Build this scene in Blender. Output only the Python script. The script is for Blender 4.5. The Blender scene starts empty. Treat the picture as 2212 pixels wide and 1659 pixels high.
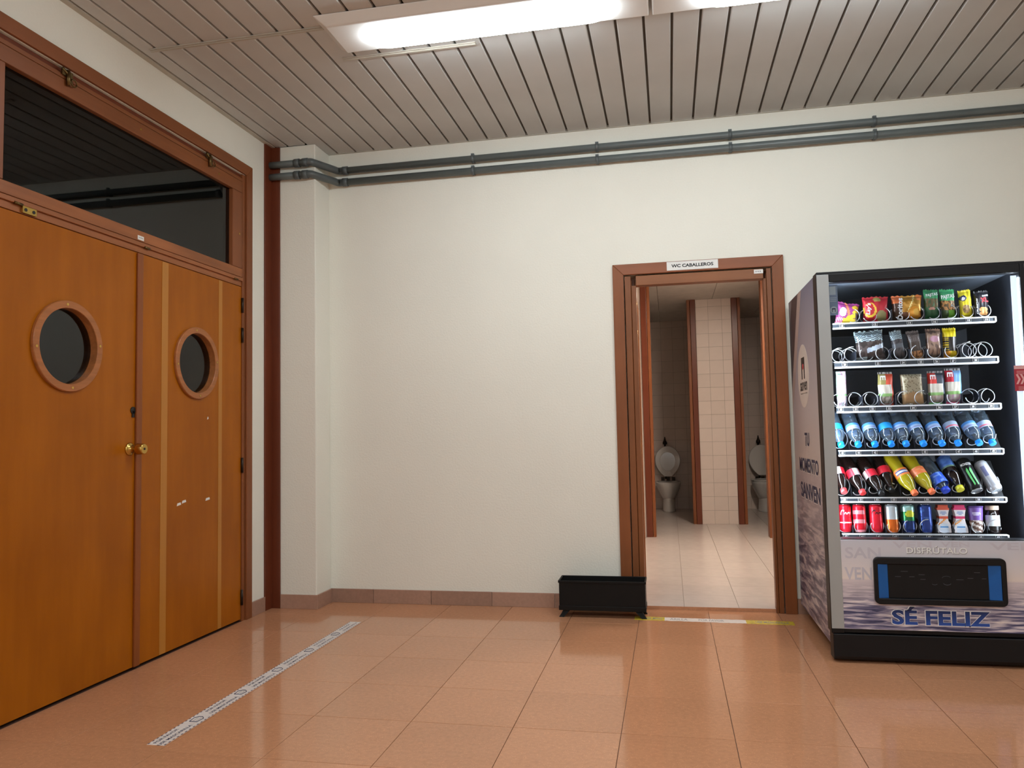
import bpy, math, random
from mathutils import Vector, Matrix, noise
random.seed(7)
S = bpy.context.scene
C = S.collection
PI = math.pi

# ------------------------------------------------------------------ camera
FPX = 1664.14
CAM = Vector((2.5324, -4.8075, 1.092))
yaw, pit, rol = math.radians(11.4688), math.radians(3.5612), math.radians(-1.1292)
fwd = Vector((-math.sin(yaw) * math.cos(pit), math.cos(yaw) * math.cos(pit), math.sin(pit)))
rgt = Vector((math.cos(yaw), math.sin(yaw), 0))
upv = rgt.cross(fwd)
r2 = math.cos(rol) * rgt + math.sin(rol) * upv
u2 = -math.sin(rol) * rgt + math.cos(rol) * upv
cd = bpy.data.cameras.new('camera')
cam = bpy.data.objects.new('camera', cd)
C.objects.link(cam)
cd.sensor_width = 36.0
cd.lens = FPX * 36.0 / 2212.0
cd.clip_start = 0.05
cam.matrix_world = Matrix(((r2.x, u2.x, -fwd.x, CAM.x), (r2.y, u2.y, -fwd.y, CAM.y), (r2.z, u2.z, -fwd.z, CAM.z), (0, 0, 0, 1)))
S.camera = cam

# ------------------------------------------------------------------ world, exposure, lamp strengths
w = bpy.data.worlds.new('world')
S.world = w
w.use_nodes = True
w.node_tree.nodes['Background'].inputs[0].default_value = (0.5, 0.5, 0.5, 1)
w.node_tree.nodes['Background'].inputs[1].default_value = 0.02
S.view_settings.view_transform = 'Standard'
S.view_settings.look = 'None'
S.view_settings.gamma = 1.0
S.view_settings.use_curve_mapping = False
S.view_settings.exposure = 0.0
LAMP = 38.0          # radiance of the fluorescent lenses
LAMP_COL = (0.87, 0.96, 1.0)
BATH = 140.0
BATH_COL = (1.0, 0.88, 0.74)
LED = 60.0
LED_COL = (0.80, 0.92, 1.0)

# ------------------------------------------------------------------ helpers
def lin(r, g, b):
    f = lambda c: (c / 255 / 12.92) if c / 255 <= 0.04045 else ((c / 255 + 0.055) / 1.055) ** 2.4
    return (f(r), f(g), f(b))

class MB:
    def __init__(s):
        s.v = []; s.f = []; s.mi = []; s.c = []; s.s = []
    def face(s, idx, mi=0, col=None, sm=False):
        s.f.append(tuple(idx)); s.mi.append(mi); s.c.append(col); s.s.append(sm)
    def box(s, x0, x1, y0, y1, z0, z1, mi=0):
        b = len(s.v)
        s.v += [(x0, y0, z0), (x1, y0, z0), (x1, y1, z0), (x0, y1, z0), (x0, y0, z1), (x1, y0, z1), (x1, y1, z1), (x0, y1, z1)]
        for q in ((3, 2, 1, 0), (4, 5, 6, 7), (0, 1, 5, 4), (1, 2, 6, 5), (2, 3, 7, 6), (3, 0, 4, 7)):
            s.face([b + i for i in q], mi)
        return s
    def prism(s, pts, ax, a0, a1, mi=0):
        """polygon pts in the two other axes (x,y order kept), extruded along axis ax"""
        n = len(pts); b = len(s.v)
        def mk(p, a):
            q = list(p); q.insert(ax, a); return tuple(q)
        s.v += [mk(p, a0) for p in pts] + [mk(p, a1) for p in pts]
        s.face([b + i for i in range(n)][::-1], mi); s.face([b + n + i for i in range(n)], mi)
        for i in range(n):
            j = (i + 1) % n
            s.face((b + i, b + j, b + n + j, b + n + i), mi)
        return s
    def quad(s, a, b_, c, d, mi=0):
        b = len(s.v); s.v += [tuple(a), tuple(b_), tuple(c), tuple(d)]; s.face((b, b + 1, b + 2, b + 3), mi); return s
    def frustum(s, bot, top, z0, z1, mi=0):
        """bot/top = (x0,x1,y0,y1)"""
        b = len(s.v)
        for (x0, x1, y0, y1), z in ((bot, z0), (top, z1)):
            s.v += [(x0, y0, z), (x1, y0, z), (x1, y1, z), (x0, y1, z)]
        for q in ((3, 2, 1, 0), (4, 5, 6, 7), (0, 1, 5, 4), (1, 2, 6, 5), (2, 3, 7, 6), (3, 0, 4, 7)):
            s.face([b + i for i in q], mi)
        return s
    def lathe(s, prof, P, D, n=24, mi=0, paint=None, caps=True, ref=Vector((0, -1, 0.001))):
        """prof [(t,r)] along direction D from P"""
        D = Vector(D).normalized(); P = Vector(P)
        e1 = (ref - ref.dot(D) * D).normalized(); e2 = D.cross(e1)
        b = len(s.v); m = len(prof)
        for t, r in prof:
            for k in range(n):
                a = 2 * PI * k / n
                s.v.append(tuple(P + D * t + (e1 * math.cos(a) + e2 * math.sin(a)) * r))
        for i in range(m - 1):
            for k in range(n):
                k2 = (k + 1) % n
                col = None
                if paint:
                    a = (k + 0.5) / n
                    if a > 0.5: a -= 1
                    col = paint(a, (prof[i][0] + prof[i + 1][0]) / 2)
                s.face((b + i * n + k, b + i * n + k2, b + (i + 1) * n + k2, b + (i + 1) * n + k), mi, col, True)
        if caps:
            c0 = paint(0, prof[0][0]) if paint else None
            c1 = paint(0, prof[-1][0]) if paint else None
            s.face([b + k for k in range(n)][::-1], mi, c0); s.face([b + (m - 1) * n + k for k in range(n)], mi, c1)
        return s
    def cyl(s, p0, p1, r, n=16, mi=0, r1=None):
        p0 = Vector(p0); p1 = Vector(p1); d = p1 - p0
        ref = Vector((0, -1, 0.001)) if abs(d.normalized().y) < 0.9 else Vector((0, 0, 1))
        return s.lathe([(0, r), (d.length, r if r1 is None else r1)], p0, d, n, mi, ref=ref)
    def tube(s, pts, r, n=6, mi=0):
        pts = [Vector(p) for p in pts]; b = len(s.v); m = len(pts); pe = None
        for i, p in enumerate(pts):
            t = (pts[min(i + 1, m - 1)] - pts[max(i - 1, 0)]).normalized()
            if pe is None:
                a = Vector((0, 0, 1)) if abs(t.z) < 0.9 else Vector((0, 1, 0))
                e1 = (a - a.dot(t) * t).normalized()
            else:
                e1 = (pe - pe.dot(t) * t).normalized()
            pe = e1; e2 = t.cross(e1)
            for k in range(n):
                a = 2 * PI * k / n
                s.v.append(tuple(p + (e1 * math.cos(a) + e2 * math.sin(a)) * r))
        for i in range(m - 1):
            for k in range(n):
                k2 = (k + 1) % n
                s.face((b + i * n + k, b + i * n + k2, b + (i + 1) * n + k2, b + (i + 1) * n + k), mi, None, True)
        s.face([b + k for k in range(n)][::-1], mi); s.face([b + (m - 1) * n + k for k in range(n)], mi)
        return s
    def mesh(s, me, fn, mi=0, col=None):
        b = len(s.v)
        s.v += [tuple(fn(v.co)) for v in me.vertices]
        for p in me.polygons:
            s.face([b + i for i in p.vertices], mi, col)
        return s
    def build(s, name, mats, parent=None, loc=None, bevel=0.0, local=False):
        if not isinstance(mats, (list, tuple)): mats = [mats]
        off = Vector(loc) if loc is not None else (Vector(parent['_w']) if parent is not None else Vector((0, 0, 0)))
        me = bpy.data.meshes.new(name)
        me.from_pydata(s.v if local else [tuple(Vector(v) - off) for v in s.v], [], s.f)
        for m in mats: me.materials.append(m)
        me.polygons.foreach_set('material_index', s.mi)
        me.polygons.foreach_set('use_smooth', s.s)
        if any(c is not None for c in s.c):
            ca = me.color_attributes.new('print', 'FLOAT_COLOR', 'CORNER')
            buf = []
            for p, c in zip(me.polygons, s.c):
                c = c or (0.5, 0.5, 0.5)
                buf += [c[0], c[1], c[2], 1.0] * p.loop_total
            ca.data.foreach_set('color', buf)
        me.update()
        o = bpy.data.objects.new(name, me)
        C.objects.link(o)
        if parent is not None:
            o.parent = parent
            o.location = (0, 0, 0)
            o['_w'] = list(off) if loc is None else list(loc)
            if loc is not None: o.location = Vector(loc) - Vector(parent['_w'])
        else:
            o.location = off
            o['_w'] = list(off)
        if bevel:
            bv = o.modifiers.new('bevel', 'BEVEL'); bv.width = bevel; bv.segments = 2; bv.limit_method = 'ANGLE'; bv.angle_limit = math.radians(40)
        return o

def root(name, loc, label=None, cat=None, group=None, kind=None):
    o = bpy.data.objects.new(name, None)
    C.objects.link(o); o.location = loc; o['_w'] = list(loc); o.empty_display_size = 0.1
    return tag(o, label, cat, group, kind)

def tag(o, label=None, cat=None, group=None, kind=None):
    if label: o['label'] = label
    if cat: o['category'] = cat
    if group: o['group'] = group
    if kind: o['kind'] = kind
    return o

_tc = {}
def tmesh(txt, bold=0.0, shear=0.0, ext=0.0):
    key = (txt, bold, shear, ext)
    if key not in _tc:
        cu = bpy.data.curves.new('lettering', 'FONT'); cu.body = txt; cu.size = 1.0; cu.offset = bold; cu.shear = shear; cu.extrude = ext
        cu.resolution_u = 3; cu.align_x = 'CENTER'
        ob = bpy.data.objects.new('lettering', cu)
        me = bpy.data.meshes.new_from_object(ob)
        bpy.data.objects.remove(ob)
        xs = [v.co.x for v in me.vertices]; ys = [v.co.y for v in me.vertices]
        _tc[key] = (me, (min(xs), max(xs), min(ys), max(ys)))
    return _tc[key]

def text(mb, txt, cen, R, U, wid, hei, mi=0, bold=0.0, shear=0.0, ext=0.0, warp=None):
    """fit the word into wid x hei centred on cen, reading along R, upright along U"""
    me, (x0, x1, y0, y1) = tmesh(txt, bold, shear, ext)
    R = Vector(R).normalized(); U = Vector(U).normalized(); N = R.cross(U); cen = Vector(cen)
    sx = wid / max(x1 - x0, 1e-6); sy = hei / max(y1 - y0, 1e-6)
    def fn(co):
        a = (co.x - (x0 + x1) / 2) * sx; b = (co.y - (y0 + y1) / 2) * sy
        if warp: return warp(a, b)
        return cen + R * a + U * b + N * (co.z * 0.001)
    return mb.mesh(me, fn, mi)

# ------------------------------------------------------------------ materials
def new_mat(name):
    m = bpy.data.materials.new(name); m.use_nodes = True
    nt = m.node_tree; return m, nt, nt.nodes['Principled BSDF']

def N(nt, t, **k):
    n = nt.nodes.new(t)
    for a, b in k.items():
        if hasattr(n, a): setattr(n, a, b)
        else: n.inputs[a.replace('_', ' ')].default_value = b
    return n

def mat(name, rgb, rough=0.5, metal=0.0, var=0.06, scale=9.0, bump=0.0, bscale=200.0, spec=0.5, coat=0.0, rnd=0.0):
    """plain colour broken up by noise; rgb is sRGB 0..255"""
    m, nt, p = new_mat(name)
    c = lin(*rgb)
    p.inputs['Roughness'].default_value = rough; p.inputs['Metallic'].default_value = metal
    p.inputs['Specular IOR Level'].default_value = spec; p.inputs['Coat Weight'].default_value = coat
    tc = N(nt, 'ShaderNodeTexCoord'); ns = N(nt, 'ShaderNodeTexNoise', Scale=scale, Detail=3.0)
    nt.links.new(tc.outputs['Object'], ns.inputs['Vector'])
    r = N(nt, 'ShaderNodeValToRGB')
    r.color_ramp.elements[0].position = 0.3; r.color_ramp.elements[1].position = 0.7
    r.color_ramp.elements[0].color = (*[x * (1 - var) for x in c], 1); r.color_ramp.elements[1].color = (*[min(1, x * (1 + var)) for x in c], 1)
    nt.links.new(ns.outputs['Fac'], r.inputs['Fac'])
    out = r.outputs['Color']
    if rnd:
        oi = N(nt, 'ShaderNodeObjectInfo'); mr = N(nt, 'ShaderNodeMapRange'); mr.inputs['To Min'].default_value = 1 - rnd; mr.inputs['To Max'].default_value = 1 + rnd
        nt.links.new(oi.outputs['Random'], mr.inputs['Value'])
        hv = N(nt, 'ShaderNodeHueSaturation'); nt.links.new(mr.outputs['Result'], hv.inputs['Value']); nt.links.new(out, hv.inputs['Color']); out = hv.outputs['Color']
    nt.links.new(out, p.inputs['Base Color'])
    if bump:
        n2 = N(nt, 'ShaderNodeTexNoise', Scale=bscale, Detail=2.0); nt.links.new(tc.outputs['Object'], n2.inputs['Vector'])
        bp = N(nt, 'ShaderNodeBump', Strength=bump, Distance=0.004); nt.links.new(n2.outputs['Fac'], bp.inputs['Height']); nt.links.new(bp.outputs['Normal'], p.inputs['Normal'])
    return m

def wood(name, rgb, axis='z', rough=0.42, var=0.22, fine=1.0, rgb2=None, spec=0.4):
    m, nt, p = new_mat(name)
    c = lin(*rgb); c2 = lin(*rgb2) if rgb2 else [x * (1 - var) for x in c]
    tc = N(nt, 'ShaderNodeTexCoord'); mp = N(nt, 'ShaderNodeMapping')
    sc = [26 * fine, 26 * fine, 26 * fine]; sc['xyz'.index(axis)] = 1.3
    mp.inputs['Scale'].default_value = sc
    nt.links.new(tc.outputs['Object'], mp.inputs['Vector'])
    ns = N(nt, 'ShaderNodeTexNoise', Scale=1.0, Detail=5.0, Roughness=0.6); nt.links.new(mp.outputs['Vector'], ns.inputs['Vector'])
    n2 = N(nt, 'ShaderNodeTexNoise', Scale=2.2, Detail=2.0); nt.links.new(tc.outputs['Object'], n2.inputs['Vector'])
    r = N(nt, 'ShaderNodeValToRGB')
    r.color_ramp.elements[0].position = 0.33; r.color_ramp.elements[1].position = 0.68
    r.color_ramp.elements[0].color = (*c2, 1); r.color_ramp.elements[1].color = (*[min(1, x * (1 + var * 0.5)) for x in c], 1)
    ma = N(nt, 'ShaderNodeMath', operation='MULTIPLY_ADD'); ma.inputs[1].default_value = 0.45; 
    nt.links.new(n2.outputs['Fac'], ma.inputs[0])
    mb_ = N(nt, 'ShaderNodeMath', operation='MULTIPLY'); mb_.inputs[1].default_value = 0.55
    nt.links.new(ns.outputs['Fac'], mb_.inputs[0]); nt.links.new(mb_.outputs[0], ma.inputs[2])
    nt.links.new(ma.outputs[0], r.inputs['Fac']); nt.links.new(r.outputs['Color'], p.inputs['Base Color'])
    p.inputs['Roughness'].default_value = rough; p.inputs['Specular IOR Level'].default_value = spec
    bp = N(nt, 'ShaderNodeBump', Strength=0.08, Distance=0.002); nt.links.new(ns.outputs['Fac'], bp.inputs['Height']); nt.links.new(bp.outputs['Normal'], p.inputs['Normal'])
    return m

def emit(name, rgb, s):
    m, nt, p = new_mat(name)
    p.inputs['Base Color'].default_value = (0.8, 0.8, 0.8, 1); p.inputs['Emission Color'].default_value = (*rgb, 1); p.inputs['Emission Strength'].default_value = s
    return m

def clear(name, tint=(1, 1, 1), ior=1.35, rough=0.02, extra=0.0):
    """thin clear sheet: see-through with a mirror-like sheen"""
    m, nt, p = new_mat(name); nt.nodes.remove(p)
    tr = N(nt, 'ShaderNodeBsdfTransparent'); tr.inputs['Color'].default_value = (*tint, 1)
    gl = N(nt, 'ShaderNodeBsdfGlossy', Roughness=rough)
    fr = N(nt, 'ShaderNodeFresnel', IOR=ior); mx = N(nt, 'ShaderNodeMixShader')
    ad = N(nt, 'ShaderNodeMath', operation='ADD'); ad.inputs[1].default_value = extra; nt.links.new(fr.outputs[0], ad.inputs[0])
    nt.links.new(ad.outputs[0], mx.inputs[0]); nt.links.new(tr.outputs[0], mx.inputs[1]); nt.links.new(gl.outputs[0], mx.inputs[2])
    nt.links.new(mx.outputs[0], nt.nodes['Material Output'].inputs['Surface'])
    return m

def printed(name, rough=0.35, metal=0.0, spec=0.5):
    m, nt, p = new_mat(name)
    a = N(nt, 'ShaderNodeAttribute', attribute_name='print'); nt.links.new(a.outputs['Color'], p.inputs['Base Color'])
    tc = N(nt, 'ShaderNodeTexCoord'); n2 = N(nt, 'ShaderNodeTexNoise', Scale=70.0, Detail=2.0); nt.links.new(tc.outputs['Object'], n2.inputs['Vector'])
    bp = N(nt, 'ShaderNodeBump', Strength=0.25, Distance=0.003); nt.links.new(n2.outputs['Fac'], bp.inputs['Height']); nt.links.new(bp.outputs['Normal'], p.inputs['Normal'])
    p.inputs['Roughness'].default_value = rough; p.inputs['Metallic'].default_value = metal; p.inputs['Specular IOR Level'].default_value = spec
    return m

def ramp(nt, stops):
    r = N(nt, 'ShaderNodeValToRGB'); e = r.color_ramp.elements
    while len(e) < len(stops): e.new(0.5)
    for i, (pos, c) in enumerate(stops):
        e[i].position = pos; e[i].color = (*lin(*c), 1)
    return r

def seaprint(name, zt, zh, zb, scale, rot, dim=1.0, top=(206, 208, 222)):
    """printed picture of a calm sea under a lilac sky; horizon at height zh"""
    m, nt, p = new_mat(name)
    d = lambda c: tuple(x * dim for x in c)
    ge = N(nt, 'ShaderNodeNewGeometry'); sx = N(nt, 'ShaderNodeSeparateXYZ'); nt.links.new(ge.outputs['Position'], sx.inputs[0])
    def mr(a, b):
        q = N(nt, 'ShaderNodeMapRange'); q.inputs['From Min'].default_value = a; q.inputs['From Max'].default_value = b; nt.links.new(sx.outputs['Z'], q.inputs['Value']); return q
    sky = ramp(nt, [(0.0, d((238, 224, 218))), (0.35, d((226, 218, 222))), (1.0, d(top))])
    nt.links.new(mr(zh, zt).outputs['Result'], sky.inputs['Fac'])
    mp = N(nt, 'ShaderNodeMapping'); mp.inputs['Scale'].default_value = scale; mp.inputs['Rotation'].default_value = rot
    nt.links.new(ge.outputs['Position'], mp.inputs['Vector'])
    ns = N(nt, 'ShaderNodeTexNoise', Scale=1.0, Detail=4.0, Roughness=0.55, Distortion=0.6); nt.links.new(mp.outputs['Vector'], ns.inputs['Vector'])
    sea = ramp(nt, [(0.36, d((62, 64, 100))), (0.47, d((128, 122, 152))), (0.55, d((196, 186, 200))), (0.66, d((246, 234, 234)))])
    nt.links.new(ns.outputs['Fac'], sea.inputs['Fac'])
    far = N(nt, 'ShaderNodeMix', data_type='RGBA'); far.inputs['B'].default_value = (*lin(*d((222, 208, 212))), 1)
    nt.links.new(mr(zb + (zh - zb) * 0.45, zh).outputs['Result'], far.inputs['Factor']); nt.links.new(sea.outputs['Color'], far.inputs['A'])
    mx = N(nt, 'ShaderNodeMix', data_type='RGBA'); nt.links.new(mr(zh - 0.004, zh + 0.004).outputs['Result'], mx.inputs['Factor'])
    nt.links.new(far.outputs['Result'], mx.inputs['A']); nt.links.new(sky.outputs['Color'], mx.inputs['B'])
    nt.links.new(mx.outputs['Result'], p.inputs['Base Color']); p.inputs['Roughness'].default_value = 0.35
    return m

def terrazzo(name, rgb, rough, rnd, speck=0.5):
    m, nt, p = new_mat(name)
    c = lin(*rgb)
    tc = N(nt, 'ShaderNodeNewGeometry')
    vo = N(nt, 'ShaderNodeTexVoronoi', Scale=120.0); nt.links.new(tc.outputs['Position'], vo.inputs['Vector'])
    r = N(nt, 'ShaderNodeValToRGB'); e = r.color_ramp.elements
    e[0].position = 0.06; e[0].color = (*[min(1, x * (1 + speck)) for x in c], 1); e[1].position = 0.22; e[1].color = (*c, 1)
    nt.links.new(vo.outputs['Distance'], r.inputs['Fac'])
    n1 = N(nt, 'ShaderNodeTexNoise', Scale=55.0, Detail=4.0); nt.links.new(tc.outputs['Position'], n1.inputs['Vector'])
    n2 = N(nt, 'ShaderNodeTexNoise', Scale=1.6, Detail=3.0); nt.links.new(tc.outputs['Position'], n2.inputs['Vector'])
    oi = N(nt, 'ShaderNodeObjectInfo')
    add = N(nt, 'ShaderNodeMath', operation='MULTIPLY_ADD'); add.inputs[1].default_value = 0.35; nt.links.new(n1.outputs['Fac'], add.inputs[0])
    a2 = N(nt, 'ShaderNodeMath', operation='MULTIPLY_ADD'); a2.inputs[1].default_value = rnd; nt.links.new(oi.outputs['Random'], a2.inputs[0])
    a3 = N(nt, 'ShaderNodeMath', operation='MULTIPLY_ADD'); a3.inputs[1].default_value = 0.25; a3.inputs[2].default_value = 0.70 - rnd / 2; nt.links.new(n2.outputs['Fac'], a3.inputs[0])
    nt.links.new(a3.outputs[0], a2.inputs[2]); nt.links.new(a2.outputs[0], add.inputs[2])
    hv = N(nt, 'ShaderNodeHueSaturation'); nt.links.new(r.outputs['Color'], hv.inputs['Color']); nt.links.new(add.outputs[0], hv.inputs['Value'])
    nt.links.new(hv.outputs['Color'], p.inputs['Base Color'])
    p.inputs['Roughness'].default_value = rough
    return m

M = {}
M['wall'] = mat('cream_wall_paint', (240, 238, 227), 0.85, var=0.02, scale=1.5, bump=0.35, bscale=90.0, spec=0.2)
M['dark_wall'] = mat('unlit_room_shade', (44, 42, 38), 0.9)  # dark colour stands in for the lack of light in that room
M['floor'] = terrazzo('terracotta_terrazzo', (196, 140, 104), 0.10, 0.10)
M['grout'] = mat('dark_grout', (88, 58, 44), 0.9)
M['skirt'] = terrazzo('skirting_terrazzo', (168, 132, 114), 0.35, 0.3, 0.25)
M['slat'] = mat('tan_slat_paint', (202, 202, 200), 0.5, var=0.04, scale=3.0, rnd=0.03)
M['void'] = mat('ceiling_void', (104, 98, 88), 0.9)
M['trim'] = mat('tan_trim_paint', (190, 184, 172), 0.5); M['leaf'] = wood('washroom_leaf_wood', (128, 74, 38), 'z', 0.75, spec=0.03)
M['frame_z'] = wood('red_brown_frame_wood', (138, 79, 42), 'z'); M['frame_x'] = wood('red_brown_frame_wood_across', (144, 84, 52), 'x'); M['frame_y'] = wood('red_brown_frame_wood_along', (138, 80, 42), 'y')
M['rail_y'] = wood('figured_rail_wood', (160, 96, 54), 'y', var=0.35, fine=0.8)
M['jamb_z'] = wood('light_jamb_wood', (132, 78, 42), 'z'); M['jamb_x'] = wood('light_jamb_wood_across', (146, 90, 52), 'x')
M['door'] = wood('orange_door_veneer', (172, 98, 12), 'z', 0.36, 0.14, 0.35, rgb2=(152, 82, 6), spec=0.2)
M['strip'] = wood('pale_veneer_strip', (188, 124, 46), 'z', 0.36, 0.10)
M['astragal'] = wood('brown_astragal_wood', (142, 76, 30), 'z')
M['post'] = wood('dark_red_post_wood', (112, 54, 32), 'z', 0.3, 0.2)
M['ring'] = wood('porthole_ring_wood', (172, 106, 58), 'y', 0.35, 0.4, 1.6)
M['pane'] = clear('dark_pane', (0.35, 0.36, 0.34), 1.55)
M['pvc'] = mat('grey_pvc', (100, 108, 108), 0.35, var=0.05)
M['pvc2'] = mat('grey_pvc_fitting', (88, 95, 96), 0.4)
M['white_metal'] = mat('white_lacquer', (232, 232, 230), 0.35, var=0.01)
M['brass'] = mat('brass', (200, 165, 90), 0.25, 1.0); M['old_brass'] = mat('tarnished_brass', (112, 92, 58), 0.4, 1.0)
M['steel'] = mat('dark_steel', (60, 50, 44), 0.4, 0.8); M['black'] = mat('black_lacquer', (16, 16, 18), 0.32, var=0.1); M['hole'] = mat('keyhole_black', (8, 8, 10), 0.4)
M['paper'] = mat('white_paper', (236, 234, 230), 0.6); M['ink'] = mat('black_ink', (22, 22, 24), 0.6); M['inkblue'] = mat('navy_ink', (46, 50, 84), 0.6); M['greyink'] = mat('grey_ink', (140, 138, 140), 0.6)
M['yellow'] = mat('worn_yellow_tape', (196, 170, 40), 0.6, var=0.25, scale=40)
M['tape'] = mat('white_tape', (224, 214, 208), 0.5)
M['wtile'] = mat('white_bath_tile', (228, 212, 202), 0.4, var=0.02, rnd=0.03); M['wgrout'] = mat('bath_grout', (158, 144, 132), 0.9)
M['btile'] = mat('pale_bath_floor_tile', (216, 204, 196), 0.22, var=0.04, scale=14, rnd=0.03)
M['bceil'] = mat('bath_ceiling_board', (214, 208, 200), 0.8)
M['porc'] = mat('white_porcelain', (236, 232, 228), 0.12, var=0.01)
M['planter'] = mat('matt_black_planter', (11, 11, 12), 0.5, spec=0.25)
M['lens'] = emit('lit_fluorescent_lens', LAMP_COL, LAMP); M['bath_lens'] = emit('lit_bathroom_tube', BATH_COL, BATH)
M['vblack'] = mat('machine_black', (15, 15, 19), 0.45, spec=0.3); M['vgrey'] = mat('machine_grey_strip', (166, 168, 168), 0.45, 0.1, var=0.02); M['vin'] = mat('cabinet_inside', (46, 50, 60), 0.5); M['vtop_lit'] = mat('cabinet_inside_top_lit', (128, 138, 152), 0.5)
M['glass'] = clear('machine_glass', (0.97, 0.98, 1.0), 1.16, 0.0)
M['led'] = emit('led_tube', LED_COL, LED); M['leddif'] = emit('led_diffuser', (0.62, 0.80, 1.0), 0.95)
M['alu'] = mat('brushed_aluminium', (238, 240, 242), 0.35, 0.15); M['railgrey'] = mat('rail_grey', (58, 64, 72), 0.5); M['wire'] = mat('coil_wire', (214, 216, 220), 0.3, 0.6)
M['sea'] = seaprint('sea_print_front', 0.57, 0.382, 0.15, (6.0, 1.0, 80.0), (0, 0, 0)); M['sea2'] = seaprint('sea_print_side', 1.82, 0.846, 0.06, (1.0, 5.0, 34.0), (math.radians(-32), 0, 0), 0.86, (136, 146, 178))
M['blue'] = mat('blue_plastic', (8, 92, 170), 0.4); M['flap'] = mat('black_flap', (12, 12, 16), 0.5, spec=0.3); M['emboss'] = mat('scuffed_emboss', (78, 80, 88), 0.5)
M['ghost'] = mat('ghost_lettering', (204, 200, 212), 0.4); M['red'] = mat('red_sticker', (170, 40, 58), 0.45); M['pink'] = mat('pale_pink_print', (226, 170, 172), 0.5)
M['logocream'] = mat('cream_logo_disc', (222, 212, 204), 0.5); M['band1'] = mat('dark_band_print', (58, 54, 64), 0.4); M['band2'] = mat('grey_band_print', (122, 116, 122), 0.4); M['band3'] = mat('pink_band_print', (186, 168, 162), 0.4)
M['print'] = printed('printed_wrapper', 0.38); M['foil'] = printed('foil_wrapper', 0.28, 0.35); M['canprint'] = printed('printed_can', 0.3, 0.5)
def petmat():
    m = clear('clear_bottle', (0.84, 0.90, 0.96), 1.5, 0.06, 0.05); nt = m.node_tree; out = nt.nodes['Material Output']; src = out.inputs['Surface'].links[0].from_socket
    df = N(nt, 'ShaderNodeBsdfDiffuse'); df.inputs['Color'].default_value = (0.45, 0.62, 0.80, 1); mx = N(nt, 'ShaderNodeMixShader'); mx.inputs[0].default_value = 0.10
    nt.links.new(src, mx.inputs[1]); nt.links.new(df.outputs[0], mx.inputs[2]); nt.links.new(mx.outputs[0], out.inputs['Surface']); return m
M['film'] = clear('clear_film', (0.94, 0.95, 0.97), 1.5, 0.12, 0.02); M['pet'] = petmat()
M['cola'] = mat('dark_cola', (26, 14, 12), 0.08, coat=0.5); M['orange_drink'] = mat('yellow_green_soda', (176, 160, 24), 0.1, coat=0.5)
M['capblue'] = mat('bright_blue_cap', (0, 140, 240), 0.4); M['capred'] = mat('red_cap', (232, 60, 62), 0.4); M['caporange'] = mat('orange_cap', (244, 116, 62), 0.4); M['capyellow'] = mat('yellow_cap', (214, 206, 44), 0.4); M['capnavy'] = mat('navy_cap', (24, 60, 190), 0.4); M['capblack'] = mat('black_cap', (20, 20, 22), 0.35)
M['lid'] = mat('can_lid', (200, 202, 206), 0.25, 0.9); M['white_ink'] = mat('white_ink', (245, 245, 245), 0.5); M['red_ink'] = mat('red_ink', (206, 36, 50), 0.5); M['sheet'] = mat('blue_grey_sticker', (120, 140, 166), 0.5); M['sheet2'] = mat('pale_sticker_print', (172, 190, 200), 0.5)

# ------------------------------------------------------------------ setting: hall
H = 3.003
def struct(o): return tag(o, kind='structure')
XR, YF = 6.6, -7.6      # far right wall and wall behind the viewer
PX, PY = 0.313, -0.213  # pillar corner
struct(MB().box(-0.2, XR + .2, YF - .2, 0.12, -0.10, -0.003).build('floor', M['grout']))
floor = bpy.data.objects['floor']
P = 0.397; X0 = 2.327 - 6 * P; Y0 = -1.148 + 3 * P
tilemesh = {}
for i in range(17):
    for j in range(15):
        xa, xb = max(X0 + i * P, 0.0), min(X0 + (i + 1) * P, XR); yb, ya = min(Y0 - j * P, 0.0), Y0 - (j + 1) * P
        if xb - xa < .02 or yb - ya < .02: continue
        key = (round(xb - xa, 3), round(yb - ya, 3)); g = 0.0011
        if key not in tilemesh:
            mb = MB(); w_, d_ = xb - xa, yb - ya
            mb.frustum((g, w_ - g, g, d_ - g), (g, w_ - g, g, d_ - g), -0.003, -0.0006).frustum((g, w_ - g, g, d_ - g), (g + .0008, w_ - g - .0008, g + .0008, d_ - g - .0008), -0.0006, 0.0)
            t = mb.build('floor_tile', M['floor'], floor, loc=(xa, ya, 0), local=True); tilemesh[key] = t
        else:
            t = tilemesh[key].copy(); C.objects.link(t); t.parent = floor; t.location = (xa, ya, 0)
yend = Y0 - 15 * P
MB().box(0, XR, YF, yend - .001, -0.003, 0).build('floor_tile', M['floor'], floor)
# walls
DX0, DX1, DZ = 2.281, 3.165, 2.055
mb = MB(); mb.box(-0.12, DX0, 0, 0.12, 0, 3.2).box(DX1, XR + .12, 0, 0.12, 0, 3.2).box(DX0, DX1, 0, 0.12, DZ, 3.2)
struct(mb.build('wall_back', M['wall']))
struct(MB().box(0.0, PX, PY, 0.0, 0, H).build('wall_pillar', M['wall'], bevel=.006))
LY0, LY1, LZ = -2.436, -0.534, 2.712
mb = MB(); mb.box(-.14, 0, LY1, 0, 0, 3.2).box(-.14, 0, YF - .12, LY0, 0, 3.2).box(-.14, 0, LY0, LY1, LZ, 3.2)
struct(mb.build('wall_left', M['wall']))
struct(MB().box(XR, XR + .12, YF - .12, 0, 0, 3.2).build('wall_right', M['wall']))
struct(MB().box(0, XR, YF - .12, YF, 0, 3.2).build('wall_front', M['wall']))
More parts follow.
